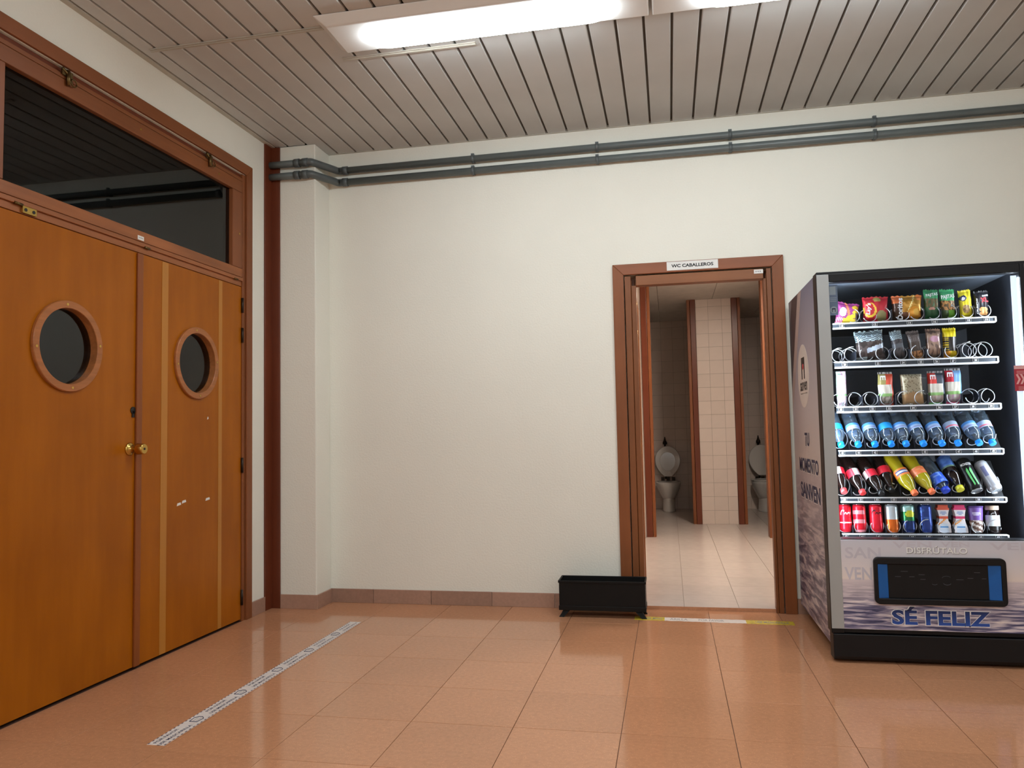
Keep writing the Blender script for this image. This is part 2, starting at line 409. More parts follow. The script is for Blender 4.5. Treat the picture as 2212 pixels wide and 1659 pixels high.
# room behind the double door, its darkness put into the wall colour
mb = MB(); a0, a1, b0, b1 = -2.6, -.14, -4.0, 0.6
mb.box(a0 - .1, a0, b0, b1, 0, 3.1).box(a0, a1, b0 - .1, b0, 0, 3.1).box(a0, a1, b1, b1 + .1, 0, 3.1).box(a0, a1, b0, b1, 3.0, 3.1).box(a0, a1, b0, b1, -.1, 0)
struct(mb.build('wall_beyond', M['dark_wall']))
# ceiling with slats
ceil = struct(MB().box(-.14, XR + .12, YF - .12, 0.12, 3.021, 3.12).build('ceiling', M['void']))
SP = 0.1308; g0 = 2.604 - 19 * SP
sm = {}
def slat(xa, xb, ya, yb):
    k = (round(xb - xa, 3), round(yb - ya, 3))
    if k not in sm:
        w_ = xb - xa; prof = [(0, .016), (.0, .004), (.004, 0), (w_ - .004, 0), (w_, .004), (w_, .016)]
        sm[k] = MB().prism([(p[0], p[1]) for p in prof], 1, 0, yb - ya).build('ceiling_slat', M['slat'], ceil, loc=(xa, ya, H), local=True)
    else:
        t = sm[k].copy(); C.objects.link(t); t.parent = ceil; t.location = (xa, ya, H)
slat(0.036, g0 - .005, YF, PY)
for i in range(60):
    xa, xb = g0 + i * SP + .006, g0 + (i + 1) * SP - .006
    if xb > XR: break
    slat(xa, xb, YF, PY if xb < PX + .03 else 0.0)
MB().box(0.0, .03, YF, PY, H - .004, H + .02).build('edge_trim', M['trim'], ceil)
MB().box(PX, XR, -.012, 0, H - .003, H + .001).build('edge_trim', M['trim'], ceil)
MB().box(.09, 1.0, -1.560, -1.532, H - .006, H).box(.09, 1.0, -1.552, -1.540, H - .010, H - .006).build('joint_strip', M['trim'], ceil)
MB().box(.965, 1.66, -1.252, -1.224, H - .006, H).box(.965, 1.66, -1.244, -1.232, H - .010, H - .006).build('joint_strip', M['trim'], ceil)

# corner post
tr = root('trim_1', (0.02, -.25, 0), kind='structure')
MB().box(0.0, .012, -.306, -.226, 0, H - .004).build('board', M['post'], tr, bevel=.002)
MB().box(0.0, .067, -.226, PY - .0005, 0, H - .004).build('board', M['post'], tr, bevel=.002)

# skirting: tile pieces
def skirt(name, p, d, length, n, cuts, h=.088):
    r = root(name, p, kind='structure'); d = Vector(d); n = Vector(n)
    for a, b in zip([0] + cuts, cuts + [length]):
        if b - a < .01: continue
        q0 = Vector(p) + d * (a + .0012); q1 = Vector(p) + d * (b - .0012) + n * .012
        MB().box(min(q0.x, q1.x), max(q0.x, q1.x), min(q0.y, q1.y), max(q0.y, q1.y), 0.0, h).build('skirting_tile', M['skirt'], r, bevel=.0015)
    return r
skirt('baseboard_back', (PX, 0, 0), (1, 0, 0), 2.214 - PX, (0, -1, 0), [.30, .69, 1.09, 1.49])
skirt('baseboard_pillar', (.068, PY, 0), (1, 0, 0), PX + .012 - .068, (0, -1, 0), [])
skirt('baseboard_return', (PX, PY, 0), (0, 1, 0), -PY - .0125, (1, 0, 0), [])
skirt('baseboard_left', (0, -.47, 0), (0, 1, 0), .164, (1, 0, 0), [])
skirt('baseboard_right', (3.232, 0, 0), (1, 0, 0), XR - 3.232, (0, -1, 0), [.2, .6, 1.0, 1.4, 1.8, 2.2, 2.6, 3.0])

# ------------------------------------------------------------------ double door with transom
d1 = root('door_1', (0, -1.485, 0), kind='structure')
cx = .016
MB().prism([(-.47, 0), (-.47, 2.78), (-.534, 2.714), (-.534, 0)], 0, 0, cx).build('casing', M['frame_z'], d1, bevel=.003)
MB().prism([(-2.50, 0), (-2.50, 2.78), (-2.436, 2.714), (-2.436, 0)], 0, 0, cx).build('casing', M['frame_z'], d1, bevel=.003)
MB().prism([(-.47, 2.78), (-2.50, 2.78), (-2.436, 2.714), (-.534, 2.714)], 0, 0, cx).build('casing', M['frame_y'], d1, bevel=.003)
MB().box(-.14, .004, -.566, -.536, 0, 2.71).build('jamb', M['frame_z'], d1, bevel=.002)
MB().box(-.14, .004, -2.434, -2.404, 0, 2.71).build('jamb', M['frame_z'], d1, bevel=.002)
MB().box(-.14, -.014, -2.404, -.566, 2.686, 2.710).build('head_recess', M['post'], d1)
MB().box(-.10, .002, -2.403, -.567, 2.664, 2.684).build('head_bead', M['frame_y'], d1, bevel=.002)
tb = MB(); tb.box(-.10, .006, -2.404, -.566, 2.043, 2.064); tb.box(-.10, -.004, -2.404, -.566, 2.012, 2.043)
tb.build('transom_bar', M['rail_y'], d1, bevel=.002)
sash = root('transom_sash', (0, -1.485, 2.36)); sash.parent = d1; sash.location = (0, 0, 2.36); sash['_w'] = [0, -1.485, 2.36]
MB().box(-.04, .003, -2.402, -.568, 2.592, 2.662).build('rail', M['frame_y'], sash, bevel=.003)
MB().box(-.04, .003, -2.402, -.568, 2.067, 2.120).build('rail', M['rail_y'], sash, bevel=.003)
MB().box(-.04, .003, -.672, -.568, 2.121, 2.591).build('stile', M['frame_z'], sash, bevel=.003)
MB().box(-.04, .003, -2.402, -2.297, 2.121, 2.591).build('stile', M['frame_z'], sash, bevel=.003)
MB().box(-.026, -.022, -2.297, -.672, 2.121, 2.591).build('glass_pane', M['pane'], sash)
for y, z in ((-1.985, 2.690), (-.925, 2.692)):   # tarnished catches
    k = MB(); k.box(.004, .010, y - .03, y + .03, z - .014, z + .012); k.cyl((.012, y, z + .012), (.014, y, z - .055), .009, 12); k.cyl((.010, y - .03, z + .014), (.012, y + .01, z - .012), .006, 10)
    ring_ = [(.016, y + .03 + .016 * math.cos(a), z - .032 + .016 * math.sin(a)) for a in [2 * PI * q / 16 for q in range(17)]]
    k.tube(ring_, .003, 6); k.cyl((.016, y, z - .036), (.016, y + .018, z - .032), .004, 8); k.build('catch', M['old_brass'], d1)
for y, z in ((-1.50, 2.631), (-.60, 2.33), (-2.38, 2.36), (-2.38, 2.33), (-.82, 2.63)):
    MB().cyl((.002, y, z), (.0045, y, z), .006, 10).build('screw', M['brass'], d1)
st = MB(); st.box(-.003, .0075, -2.205, -2.135, 2.014, 2.042); st.cyl((.007, -2.190, 2.028), (.009, -2.190, 2.028), .007, 10, 1); st.cyl((.007, -2.150, 2.028), (.009, -2.150, 2.028), .007, 10, 1)
st.build('strike_plate', [M['brass'], M['hole']], d1)
for y in (-2.245, -1.467, -.66):
    MB().cyl((.005, y, 2.044), (.005, y + .04, 2.044), .006, 10).build('bolt_slot', M['old_brass'], d1)

def leaf(y0, y1, cy, czz, side):
    lf = root('door_leaf', (0, (y0 + y1) / 2, 0)); lf.parent = d1; lf.location = (0, (y0 + y1) / 2 + 1.485, 0)
    z0, z1, x0, x1, R = .012, 2.008, -.044, -.004, .170
    m = MB(); n = 64; corners = [math.atan2(zz - czz, yy - cy) for yy in (y0, y1) for zz in (z0, z1)]
    angs = sorted([-PI + 2 * PI * k / n for k in range(n)] + corners)
    ring = []; rect = []
    for a in angs:
        c, s_ = math.cos(a), math.sin(a)
        t = min(((y1 - cy) / c) if c > 1e-9 else ((y0 - cy) / c) if c < -1e-9 else 1e9, ((z1 - czz) / s_) if s_ > 1e-9 else ((z0 - czz) / s_) if s_ < -1e-9 else 1e9)
        ring.append((cy + R * c, czz + R * s_)); rect.append((cy + t * c, czz + t * s_))
    k = len(angs)
    for x in (x1, x0):
        for p in ring: m.v.append((x, *p))
        for p in rect: m.v.append((x, *p))
    for i in range(k):
        j = (i + 1) % k
        m.face((i, k + i, k + j, j)); m.face((2 * k + i, 2 * k + j, 3 * k + j, 3 * k + i))
        m.face((i, j, 2 * k + j, 2 * k + i)); m.face((k + i, 3 * k + i, 3 * k + j, k + j))
    m.build('panel', M['door'], lf)
    # ring round the porthole
    rg = MB(); nn = 64; pr = [(.164, -.042), (.164, .009), (.166, .011), (.194, .011), (.197, .008), (.197, -.003)]
    for x_, r_ in [(q[1], q[0]) for q in pr]:
        for q in range(nn):
            a = 2 * PI * q / nn; rg.v.append((x_, cy + r_ * math.cos(a), czz + r_ * math.sin(a)))
    for a in range(len(pr) - 1):
        for q in range(nn):
            q2 = (q + 1) % nn; rg.face((a * nn + q, (a + 1) * nn + q, (a + 1) * nn + q2, a * nn + q2))
    rgo = rg.build('porthole_ring', M['ring'], lf)
    gl = MB(); gl.cyl((-.030, cy, czz), (-.026, cy, czz), .1645, 48); gl.build('glass_pane', M['pane'], lf)
    for a in (0, PI / 2, PI, 3 * PI / 2):
        p = (cy + .180 * math.cos(a + .1), czz + .180 * math.sin(a + .1)); MB().cyl((.010, *p), (.0122, *p), .006, 10).build('screw', M['brass'], lf)
    return lf
rl = leaf(-1.490, -.568, -1.021, 1.503, 1)
ll = leaf(-2.402, -1.492, -1.947, 1.499, -1)
for y, h_ in ((-1.292, .05), (-.790, .035)):
    MB().box(-.004, -.0025, y - h_ / 2, y + h_ / 2, .013, 2.006).build('veneer_strip', M['strip'], rl)
for z in (1.895, 1.711, .924, .140):
    k = MB(); k.cyl((.004, -.566, z - .045), (.004, -.566, z + .045), .008, 10); k.build('hinge', M['steel'], rl)
for y, z, w_ in ((-1.165, .747, .035), (-1.122, .757, .036), (-.908, .752, .04), (-.910, 1.203, .012)):
    MB().prism([(y - w_ / 2, z - .008), (y + w_ / 2, z - .003), (y + w_ / 2 - .004, z + .009), (y - w_ / 2 + .005, z + .006)], 0, -.004, -.0025).build('tape_scrap', M['paper'], rl)
MB().box(-.004, .008, -1.514, -1.474, .012, 2.006).build('astragal', M['astragal'], ll, bevel=.003)
kn = MB(); Ky, Kz = -1.548, 1.046
kn.lathe([(0, .031), (.004, .031), (.008, .026), (.010, .014), (.034, .013), (.040, .021), (.046, .027), (.078, .025), (.082, .022)], (-.004, Ky, Kz), (1, 0, 0), 28, ref=Vector((0, 0, 1)))
kno = kn.build('knob', M['brass'], ll); MB().cyl((.0782, Ky, Kz), (.0792, Ky, Kz), .006, 12).build('keyway', M['hole'], kno)
kh = MB(); kh.cyl((-.004, -1.528, 1.232), (.0005, -1.528, 1.232), .017, 16); kh.box(-.004, .0005, -1.536, -1.520, 1.198, 1.23); kh.build('keyhole', M['hole'], ll)
sk = MB().box(.003, .0042, -1.515, -1.470, 2.073, 2.094, 0); 
for q in range(4): sk.box(.0042, .0044, -1.506 + q * .008, -1.502 + q * .008, 2.081, 2.087, 1)
tag(sk.build('number_sticker', [M['paper'], M['greyink']], loc=(.003, -1.49, 2.073)), 'small white number sticker on the transom sash above the double door', 'sticker')

# ------------------------------------------------------------------ wc door frame
ZB_ = .02
d2 = root('door_2', (2.72, 0, 0), kind='structure')
yc = -.018
MB().prism([(2.214, 0), (2.281, 0), (2.281, 2.053), (2.214, 2.120)], 1, yc, -.0005).build('casing', M['frame_z'], d2, bevel=.003)
MB().prism([(3.231, 0), (3.164, 0), (3.164, 2.053), (3.231, 2.120)], 1, yc, -.0005).build('casing', M['frame_z'], d2, bevel=.003)
MB().prism([(2.214, 2.120), (3.231, 2.120), (3.164, 2.053), (2.281, 2.053)], 1, yc, -.0005).build('casing', M['frame_x'], d2, bevel=.003)
MB().box(2.287, 2.324, -.006, .06, 0, 2.045).box(2.328, 2.356, -.002, .06, 0, 1.985).box(2.324, 2.328, .004, .06, 0, 2.02).box(2.287, 2.345, .06, .135, 0, 2.045).build('jamb', M['jamb_z'], d2, bevel=.002)
MB().box(3.132, 3.158, -.006, .06, 0, 2.045).box(3.114, 3.129, -.002, .06, 0, 1.985).box(3.129, 3.132, .004, .06, 0, 2.02).box(3.126, 3.158, .06, .135, 0, 2.045).build('jamb', M['jamb_z'], d2, bevel=.002)
MB().box(2.356, 3.114, -.006, .06, 1.985, 2.045).box(2.346, 3.125, .06, .135, 1.998, 2.045).build('head', M['jamb_x'], d2, bevel=.002)
MB().prism([(2.351, .094), (2.337, .86), (2.297, .859), (2.311, .094)], 2, ZB_ + .008, 1.975).build('door_leaf', M['leaf'], d2, bevel=.002)
for z in (1.86, 1.665, .985):
    MB().box(2.345, 2.349, .062, .086, z - .05, z + .05).cyl((2.352, .066, z - .05), (2.352, .066, z + .05), .005, 10).build('hinge', M['brass'], d2)
sg = MB(); sg.box(2.547, 2.853, yc - .003, yc, 2.063, 2.116, 0); text(sg, 'WC CABALLEROS', (2.70, yc - .0034, 2.090), (1, 0, 0), (0, 0, 1), .250, .021, 1, .035)
tag(sg.build('door_sign', [M['paper'], M['ink']], loc=(2.7, yc, 2.063)), 'white paper sign with black capitals on the washroom door frame', 'sign')
sk = MB(); sk.box(3.061, 3.114, -.0085, -.006, 2.016, 2.040, 0)
for q in range(3): sk.box(3.070 + q * .012, 3.077 + q * .012, -.0088, -.0085, 2.025, 2.031, 1)
tag(sk.build('number_sticker', [M['paper'], M['greyink']], loc=(3.09, -.007, 2.016)), 'tiny white number sticker inside the head of the washroom door frame', 'sticker')

# ------------------------------------------------------------------ washroom
ZB, HB = .02, 2.555
bx0, bx1, by1 = 1.25, 4.7, 5.85
bf = struct(MB().box(bx0, bx1, .027, 6.0, -.08, ZB - .004).build('floor_washroom', M['wgrout']))
MB().box(2.330, 3.140, 0, .0225, -.003, 0).build('threshold', M['floor'], bf)
MB().box(2.330, 3.140, .0225, .027, -.003, ZB - .001).build('threshold', M['floor'], bf)
tm = None; TP = .32
for i in range(11):
    for j in range(19):
        xa = 2.585 - 5 * TP + i * TP + .262; xa -= .262; ya = .027 + j * TP
        if xa < bx0 or xa + TP > bx1 + .3 or ya > 5.8: continue
        if tm is None:
            tm = MB().frustum((.0012, TP - .0012, .0006, TP - .0006), (.0018, TP - .0018, .0008, TP - .0008), -.004, 0).build('floor_tile', M['btile'], bf, loc=(xa, ya, ZB), local=True)
        else:
            t = tm.copy(); C.objects.link(t); t.parent = bf; t.location = (xa, ya, ZB)
struct(MB().box(bx0 - .1, bx0, .12, 6, 0, 2.7).build('wall_washroom_left', M['wtile']))
struct(MB().box(bx1, bx1 + .1, .12, 6, 0, 2.7).build('wall_washroom_right', M['wtile']))
bc = struct(MB().box(bx0, bx1, .12, 6, HB + .01, HB + .1).build('ceiling_washroom', M['wgrout']))
cm = None
for i in range(6):
    for j in range(10):
        xa, ya = 1.29 + i * .6 - .04, .13 + j * .6
        if cm is None: cm = MB().frustum((.003, .597, .003, .597), (.0, .6, .0, .6), 0, .012).build('ceiling_board', M['bceil'], bc, loc=(xa, ya, HB), local=True)
        else:
            t = cm.copy(); C.objects.link(t); t.parent = bc; t.location = (xa, ya, HB)
def tilewall(par, x0, x1, y, z0, z1, offs, s=.153):
    """square white tiles facing the viewer on a wall at depth y"""
    cuts = [x0] + [x for x in offs if x0 + .02 < x < x1 - .02] + [x1]; cache = {}
    zr = [z0]; 
    while zr[-1] + s < z1: zr.append(zr[-1] + s)
    zr.append(z1)
    for a, b in zip(cuts, cuts[1:]):
        for c, d in zip(zr, zr[1:]):
            k = (round(b - a, 3), round(d - c, 3))
            if k not in cache:
                cache[k] = MB().box(.0012, b - a - .0012, 0, .006, .0012, d - c - .0012).build('wall_tile', M['wtile'], par, loc=(a, y - .006, c), local=True)
            else:
                t = cache[k].copy(); C.objects.link(t); t.parent = par; t.location = Vector((a, y - .006, c)) - Vector(par['_w'])
wb = struct(MB().box(bx0, bx1, by1, by1 + .1, 0, 2.7).build('wall_washroom_back', M['wgrout']))
tilewall(wb, 2.30, 2.86, by1, ZB, HB, [2.30 + .153 * k for k in range(1, 6)])
tilewall(wb, 3.256, 4.02, by1, ZB, HB, [3.256 + .153 * k for k in range(1, 6)])
MB().box(bx0, 2.30, by1 - .006, by1, ZB, HB).build('wall_tile', M['wtile'], wb); MB().box(4.02, bx1, by1 - .006, by1, ZB, HB).build('wall_tile', M['wtile'], wb)
wp = struct(MB().box(2.862, 3.254, 4.157, by1 - .007, 0, 2.56).build('wall_stall_pier', M['wgrout']))
tilewall(wp, 2.862, 3.254, 4.157, ZB, HB, [3.000, 3.150])
wi = struct(MB().box(bx0, 2.278, 3.07, 3.18, 0, 2.56).box(3.485, bx1, 3.07, 3.18, 0, 2.56).build('wall_washroom_mid', M['wtile']))
struct(MB().box(bx0, 2.25, 4.157, 4.25, 0, 2.56).box(3.95, bx1, 4.157, 4.25, 0, 2.56).build('wall_stall_front', M['wtile']))
struct(MB().box(2.12, 2.2, 4.251, by1 - .007, 0, 2.56).box(4.03, 4.1, 4.251, by1 - .007, 0, 2.56).build('wall_stall_side', M['wtile']))
t2 = root('trim_2', (2.33, 3.07, ZB), kind='structure')
MB().box(2.28, 2.340, 3.05, 3.19, ZB, HB).build('board', M['post'], t2, bevel=.003); MB().box(2.343, 2.372, 3.056, 3.184, ZB, HB).build('board', M['frame_z'], t2, bevel=.002)
t3 = root('trim_3', (3.52, 3.07, ZB), kind='structure')
MB().box(3.452, 3.484, 3.056, 3.184, ZB, HB).build('board', M['frame_z'], t3, bevel=.002); MB().box(3.486, 3.54, 3.05, 3.069, ZB, HB).build('board', M['post'], t3, bevel=.002)
t4 = root('trim_4', (2.81, 4.15, ZB), kind='structure')
MB().box(2.802, 2.860, 4.13, 4.26, ZB, HB).build('board', M['post'], t4, bevel=.003); MB().box(2.766, 2.799, 4.138, 4.25, ZB, HB).build('board', M['frame_z'], t4, bevel=.002)
t5 = root('trim_5', (3.30, 4.15, ZB), kind='structure')
MB().box(3.256, 3.318, 4.13, 4.26, ZB, HB).build('board', M['post'], t5, bevel=.003); MB().box(3.321, 3.352, 4.138, 4.25, ZB, HB).build('board', M['frame_z'], t5, bevel=.002)

def toilet(cx, seat_up, label):
    t = root('toilet', (cx, 5.55, ZB), label, 'toilet', 'toilets in the washroom stalls')
    def loft(rings, mi=0, cap=True, mb=None, n=28):
        mb = mb or MB(); b = len(mb.v)
        for z, cy, rx, ry in rings:
            for k in range(n):
                a = 2 * PI * k / n; mb.v.append((cx + rx * math.cos(a), cy + ry * math.sin(a) * (1.0 if math.sin(a) < 0 else .85), z))
        for i in range(len(rings) - 1):
            for k in range(n):
                k2 = (k + 1) % n; mb.face((b + i * n + k, b + i * n + k2, b + (i + 1) * n + k2, b + (i + 1) * n + k), mi, None, True)
        if cap: mb.face([b + k for k in range(n)][::-1]); mb.face([b + (len(rings) - 1) * n + k for k in range(n)])
        return mb
    loft([(ZB, 5.58, .085, .19), (ZB + .02, 5.58, .08, .185), (.16, 5.58, .075, .17), (.22, 5.57, .085, .18)]).build('pedestal', M['porc'], t)
    loft([(.17, 5.57, .075, .15), (.23, 5.56, .105, .19), (.31, 5.55, .14, .225), (.37, 5.545, .158, .24), (.395, 5.545, .165, .245), (.405, 5.545, .160, .240), (.402, 5.545, .125, .20), (.33, 5.55, .10, .16), (.26, 5.56, .03, .05)]).build('bowl', M['porc'], t)
    def shell(z0, h, w_, y, th, name, hole=False, m=M['porc']):
        mb = MB(); n = 36; out = []
        for k in range(n):
            a = 2 * PI * k / n; s_ = math.sin(a); wx = w_ / 2 * (1.0 if s_ > 0 else (1 - .20 * s_ * s_)); yy = z0 + h * .55 + (h * .45 if s_ > 0 else h * .55) * (s_ if s_ > -.93 else -.97)
            out.append((cx + wx * math.cos(a), yy))
        b = 0
        lean = lambda z: y + (z - z0) * .10
        if not hole:
            for dy, sc in ((0, 1), (-th, .96)):
                for px, pz in out: mb.v.append((cx + (px - cx) * sc, lean(pz) + dy, z0 + h * .5 + (pz - z0 - h * .5) * sc))
            for k in range(n):
                k2 = (k + 1) % n; mb.face((k, n + k, n + k2, k2), 0, None, True)
            mb.face(range(n)); mb.face(list(range(n, 2 * n))[::-1])
        else:
            for dy in (0, -th):
                for sc in (1, .62):
                    for px, pz in out: mb.v.append((cx + (px - cx) * sc, lean(pz) + dy, z0 + h * .52 + (pz - z0 - h * .52) * sc))
            for k in range(n):
                k2 = (k + 1) % n
                mb.face((k, k2, n + k2, n + k)); mb.face((2 * n + k, 3 * n + k, 3 * n + k2, 2 * n + k2)); mb.face((k, 2 * n + k, 2 * n + k2, k2), 0, None, True); mb.face((n + k, n + k2, 3 * n + k2, 3 * n + k), 0, None, True)
        return mb.build(name, m, t, bevel=.004)
    shell(.455, .41, .335, 5.71, .018, 'lid')
    if seat_up: shell(.455, .40, .325, 5.688, .016, 'seat', True)
    else:
        mb = MB(); n = 32
        for z in (.41, .428):
            for sc in (1, .62):
                for k in range(n):
                    a = 2 * PI * k / n; mb.v.append((cx + .168 * sc * math.cos(a), 5.54 + .235 * sc * math.sin(a), z))
        for k in range(n):
            k2 = (k + 1) % n; mb.face((2 * n + k, 2 * n + k2, 3 * n + k2, 3 * n + k)); mb.face((k, k2, 2 * n + k2, 2 * n + k), 0, None, True); mb.face((n + k, 3 * n + k, 3 * n + k2, n + k2), 0, None, True); mb.face((k, n + k, n + k2, k2))
        mb.build('seat', M['porc'], t)
    for dx in (-.07, .0, .07): MB().box(cx + dx - .022, cx + dx + .022, 5.69, 5.73, .405, .452).build('seat_hinge', M['steel'], t)
    fv = MB(); fv.lathe([(0, .030), (.03, .028), (.05, .016), (.075, .010), (.10, .005)], (cx - .03, 5.80, .885), (0, 0, 1), 16, ref=Vector((1, 0, 0))); fv.cyl((cx - .03, 5.80, .90), (cx - .03, by1 - .006, .90), .012, 10)
    fv.cyl((cx - .03, 5.82, .42), (cx - .03, 5.82, .89), .012, 10)
    fv.build('flush_valve', M['steel'], t)
toilet(2.495, True, 'white toilet with seat and lid raised in the dark left stall')
toilet(3.70, False, 'white toilet with only its lid raised in the lighter right stall')
bl = root('bathroom_light', (3.3, 1.8, HB), 'ceiling tube light inside the washroom above the doorway', 'light')
MB().frustum((3.24, 3.36, 1.2, 2.4), (3.22, 3.38, 1.18, 2.42), HB - .04, HB - .001).build('housing', M['white_metal'], bl)
MB().box(3.26, 3.34, 1.23, 2.37, HB - .062, HB - .041).build('lens', M['bath_lens'], bl)

# ------------------------------------------------------------------ hall fluorescent lights
def luminaire(x0, yc_, label, tl=.05, tr=.05):
    L = 1.514; t = root('fluorescent_light', (x0 + L / 2, yc_, H), label, 'ceiling light', 'fluorescent lights on the slat ceiling')
    zb = H - .042
    b = MB(); b.frustum((x0 + tl, x0 + L - tr, yc_ - .125, yc_ + .125), (x0 + .002, x0 + L - .002, yc_ - .165, yc_ + .165), zb, H - .0005)
    b.build('housing', M['white_metal'], t, bevel=.006)
    l = MB(); xa, xb = x0 + .205, x0 + L - .165; hw = .072; n = 10; st_ = []
    for i in range(n + 1): st_.append((xa + .11 * (1 - math.cos(PI / 2 * i / n)), math.sin(PI / 2 * i / n) ** .75))
    st_ += [(xb - (x_ - xa), s_) for x_, s_ in st_[::-1]]
    m = 10
    for x_, s_ in st_:
        for k in range(m + 1):
            a = PI * k / m; l.v.append((x_, yc_ + .01 - math.cos(a) * hw * max(s_, .02), zb + .002 - math.sin(a) ** .7 * .050 * max(s_, .05)))
    for i in range(len(st_) - 1):
        for k in range(m): l.face((i * (m + 1) + k, (i + 1) * (m + 1) + k, (i + 1) * (m + 1) + k + 1, i * (m + 1) + k + 1), 0, None, True)
    l.build('lens', M['lens'], t)
luminaire(.992, -1.49, 'lit white fluorescent ceiling light nearer the wooden double door', .055, .005)
luminaire(2.510, -1.49, 'lit white fluorescent ceiling light cut off by the top edge of the photo', .005, .055)
luminaire(4.79, -5.2, 'unseen fluorescent ceiling light added in a row behind the viewer, far machine side')  # this unseen row is added to brighten the left and lower walls
luminaire(1.75, -5.2, 'unseen fluorescent ceiling light added in a row behind the viewer, near the middle')
luminaire(.23, -5.2, 'unseen fluorescent ceiling light added in a row behind the viewer, door side')
luminaire(3.27, -5.2, 'unseen fluorescent ceiling light added in a row behind the viewer, machine side')

# ------------------------------------------------------------------ conduits
def conduit(zc, label):
    r = .0225; yb = -.034; yp = PY - .034
    t = root('conduit_pipe', (1.0, yb, zc), label, 'pipe', 'grey conduits under the ceiling')
    MB().cyl((.004, yp, zc), (.225, yp, zc), r, 20).build('tube', M['pvc'], t)
    xe = PX + .034
    MB().cyl((xe + .09, yb, zc), (XR, yb, zc), r, 20).build('tube', M['pvc'], t)
    MB().tube([(.215, yp, zc), (.296, yp, zc), (.303, yp + .004, zc), (xe + .038, yb - .03, zc), (xe + .046, yb - .006, zc), (xe + .056, yb, zc), (xe + .10, yb, zc)], r * 1.06, 16).build('elbow', M['pvc2'], t)
    for x, y in ((.205, yp), (.262, yp), (xe + .10, yb)):
        MB().cyl((x - .018, y, zc), (x + .018, y, zc), r * 1.22, 20).build('coupling', M['pvc2'], t)
    for x in (1.333, 2.14, 2.95, 3.77, 4.58, 5.4):
        k = MB(); k.cyl((x - .010, yb, zc), (x + .010, yb, zc), r * 1.14, 18); k.box(x - .010, x + .010, yb, -.0005, zc - r * .9, zc + r * .9); k.box(x - .010, x + .010, yb - .012, yb + .004, zc + r, zc + r + .010); k.build('clip', M['pvc2'], t)
conduit(2.872, 'upper grey plastic conduit running along the back wall below the ceiling')
conduit(2.792, 'lower grey plastic conduit running parallel below the other one')

# ------------------------------------------------------------------ floor tapes
tp = MB(); ty0, ty1, tx0, tx1 = -2.296, -.499, .662, .732
tp.box(tx0, tx1, ty0, ty1, .0, .0006, 0)
nd = 74
for q in range(nd):
    y = ty0 + (q + .15) * (ty1 - ty0) / nd
    for x in (tx0, tx1 - .0045): tp.box(x, x + .0045, y, y + .011, .0006, .0008, 1)
cyl_y = [-2.046, -1.733, -1.416, -1.092, -.775]
for q in range(6):
    yc2 = (-2.046 - .318 * .5) + q * .3178
    text(tp, 'POR FAVOR', (.683, yc2 - .01, .0009), (0, 1, 0), (-1, 0, 0), .135, .0135, 1, .014)
    text(tp, 'USE MASCARILLA', (.709, yc2 + .005, .0009), (0, 1, 0), (-1, 0, 0), .195, .0135, 1, .014)
for y in cyl_y:
    pts = [(.680, y - .026), (.676, y + .012), (.690, y + .026), (.704, y + .026), (.716, y + .012), (.712, y - .026)]
    tp.tube([(p[0], p[1], .0012) for p in pts + pts[:1]], .0015, 4, 1)
    for x in (.690, .702): tp.box(x, x + .002, y - .018, y + .016, .0006, .0010, 2)
tag(tp.build('floor_tape', [M['tape'], M['inkblue'], M['greyink']], loc=(.697, -1.4, 0)), 'white warning tape with dark lettering stuck on the floor before the double door', 'tape')
yt = root('floor_tape', (2.76, -.225, 0), 'worn yellow and white tape across the washroom doorway floor', 'tape')
def yrow(x): return -.212 - (x - 2.35) * .028
def tstrip(xa, xb, nm, m, hw=.040):
    n = int((xb - xa) / .012); xs = [xa + (xb - xa) * k / n for k in range(n + 1)]; rr = random.Random(int(xa * 100))
    MB().prism([(x, yrow(x) - hw - rr.uniform(0, .006)) for x in xs] + [(x, yrow(x) + hw + rr.uniform(-.004, .004)) for x in xs[::-1]], 2, 0.0, .0007).build(nm, m, yt)
tstrip(2.30, 2.47, 'yellow_end', M['yellow']); tstrip(2.47, 2.92, 'worn_middle', M['tape'], .037); tstrip(2.92, 3.176, 'yellow_end', M['yellow'])
for a, b, s_ in ((2.36, 2.46, 'USE MASC'), (2.50, 2.60, 'ARILLA'), (2.66, 2.80, 'POR FAVOR'), (2.97, 3.15, 'USE MASCARILLA')):
    c = (a + b) / 2; pm = MB(); text(pm, s_, (c, yrow(c), .001), (1, -.028, 0), (.028, 1, 0), b - a, .040, 0, .01); pm.build('lettering', M['greyink'], yt)

# ------------------------------------------------------------------ planter
pl = root('planter_box', (2.115, -.165, 0), 'black metal planter trough on splayed feet beside the washroom door', 'planter')
x0, x1, y0, y1, z0, z1, th = 1.865, 2.366, -.245, -.085, .052, .212, .004
b = MB(); b.box(x0, x1, y0, y0 + th, z0, z1).box(x0, x1, y1 - th, y1, z0, z1).box(x0, x0 + th, y0 + th, y1 - th, z0, z1).box(x1 - th, x1, y0 + th, y1 - th, z0, z1).box(x0 + th, x1 - th, y0 + th, y1 - th, z0, z0 + th)
b.build('trough', M['planter'], pl)
b = MB(); e = .005
b.box(x0 - e, x1 + e, y0 - e, y0, z1 - .012, z1 + .002).box(x0 - e, x1 + e, y1, y1 + e, z1 - .012, z1 + .002).box(x0 - e, x0, y0, y1, z1 - .012, z1 + .002).box(x1, x1 + e, y0, y1, z1 - .012, z1 + .002)
b.build('rim', M['planter'], pl, bevel=.002)
b = MB(); b.box(x0 - .003, x1 + .003, y0 - .003, y1 + .003, z0 - .010, z0 + .016); b.build('base_band', M['planter'], pl, bevel=.002)
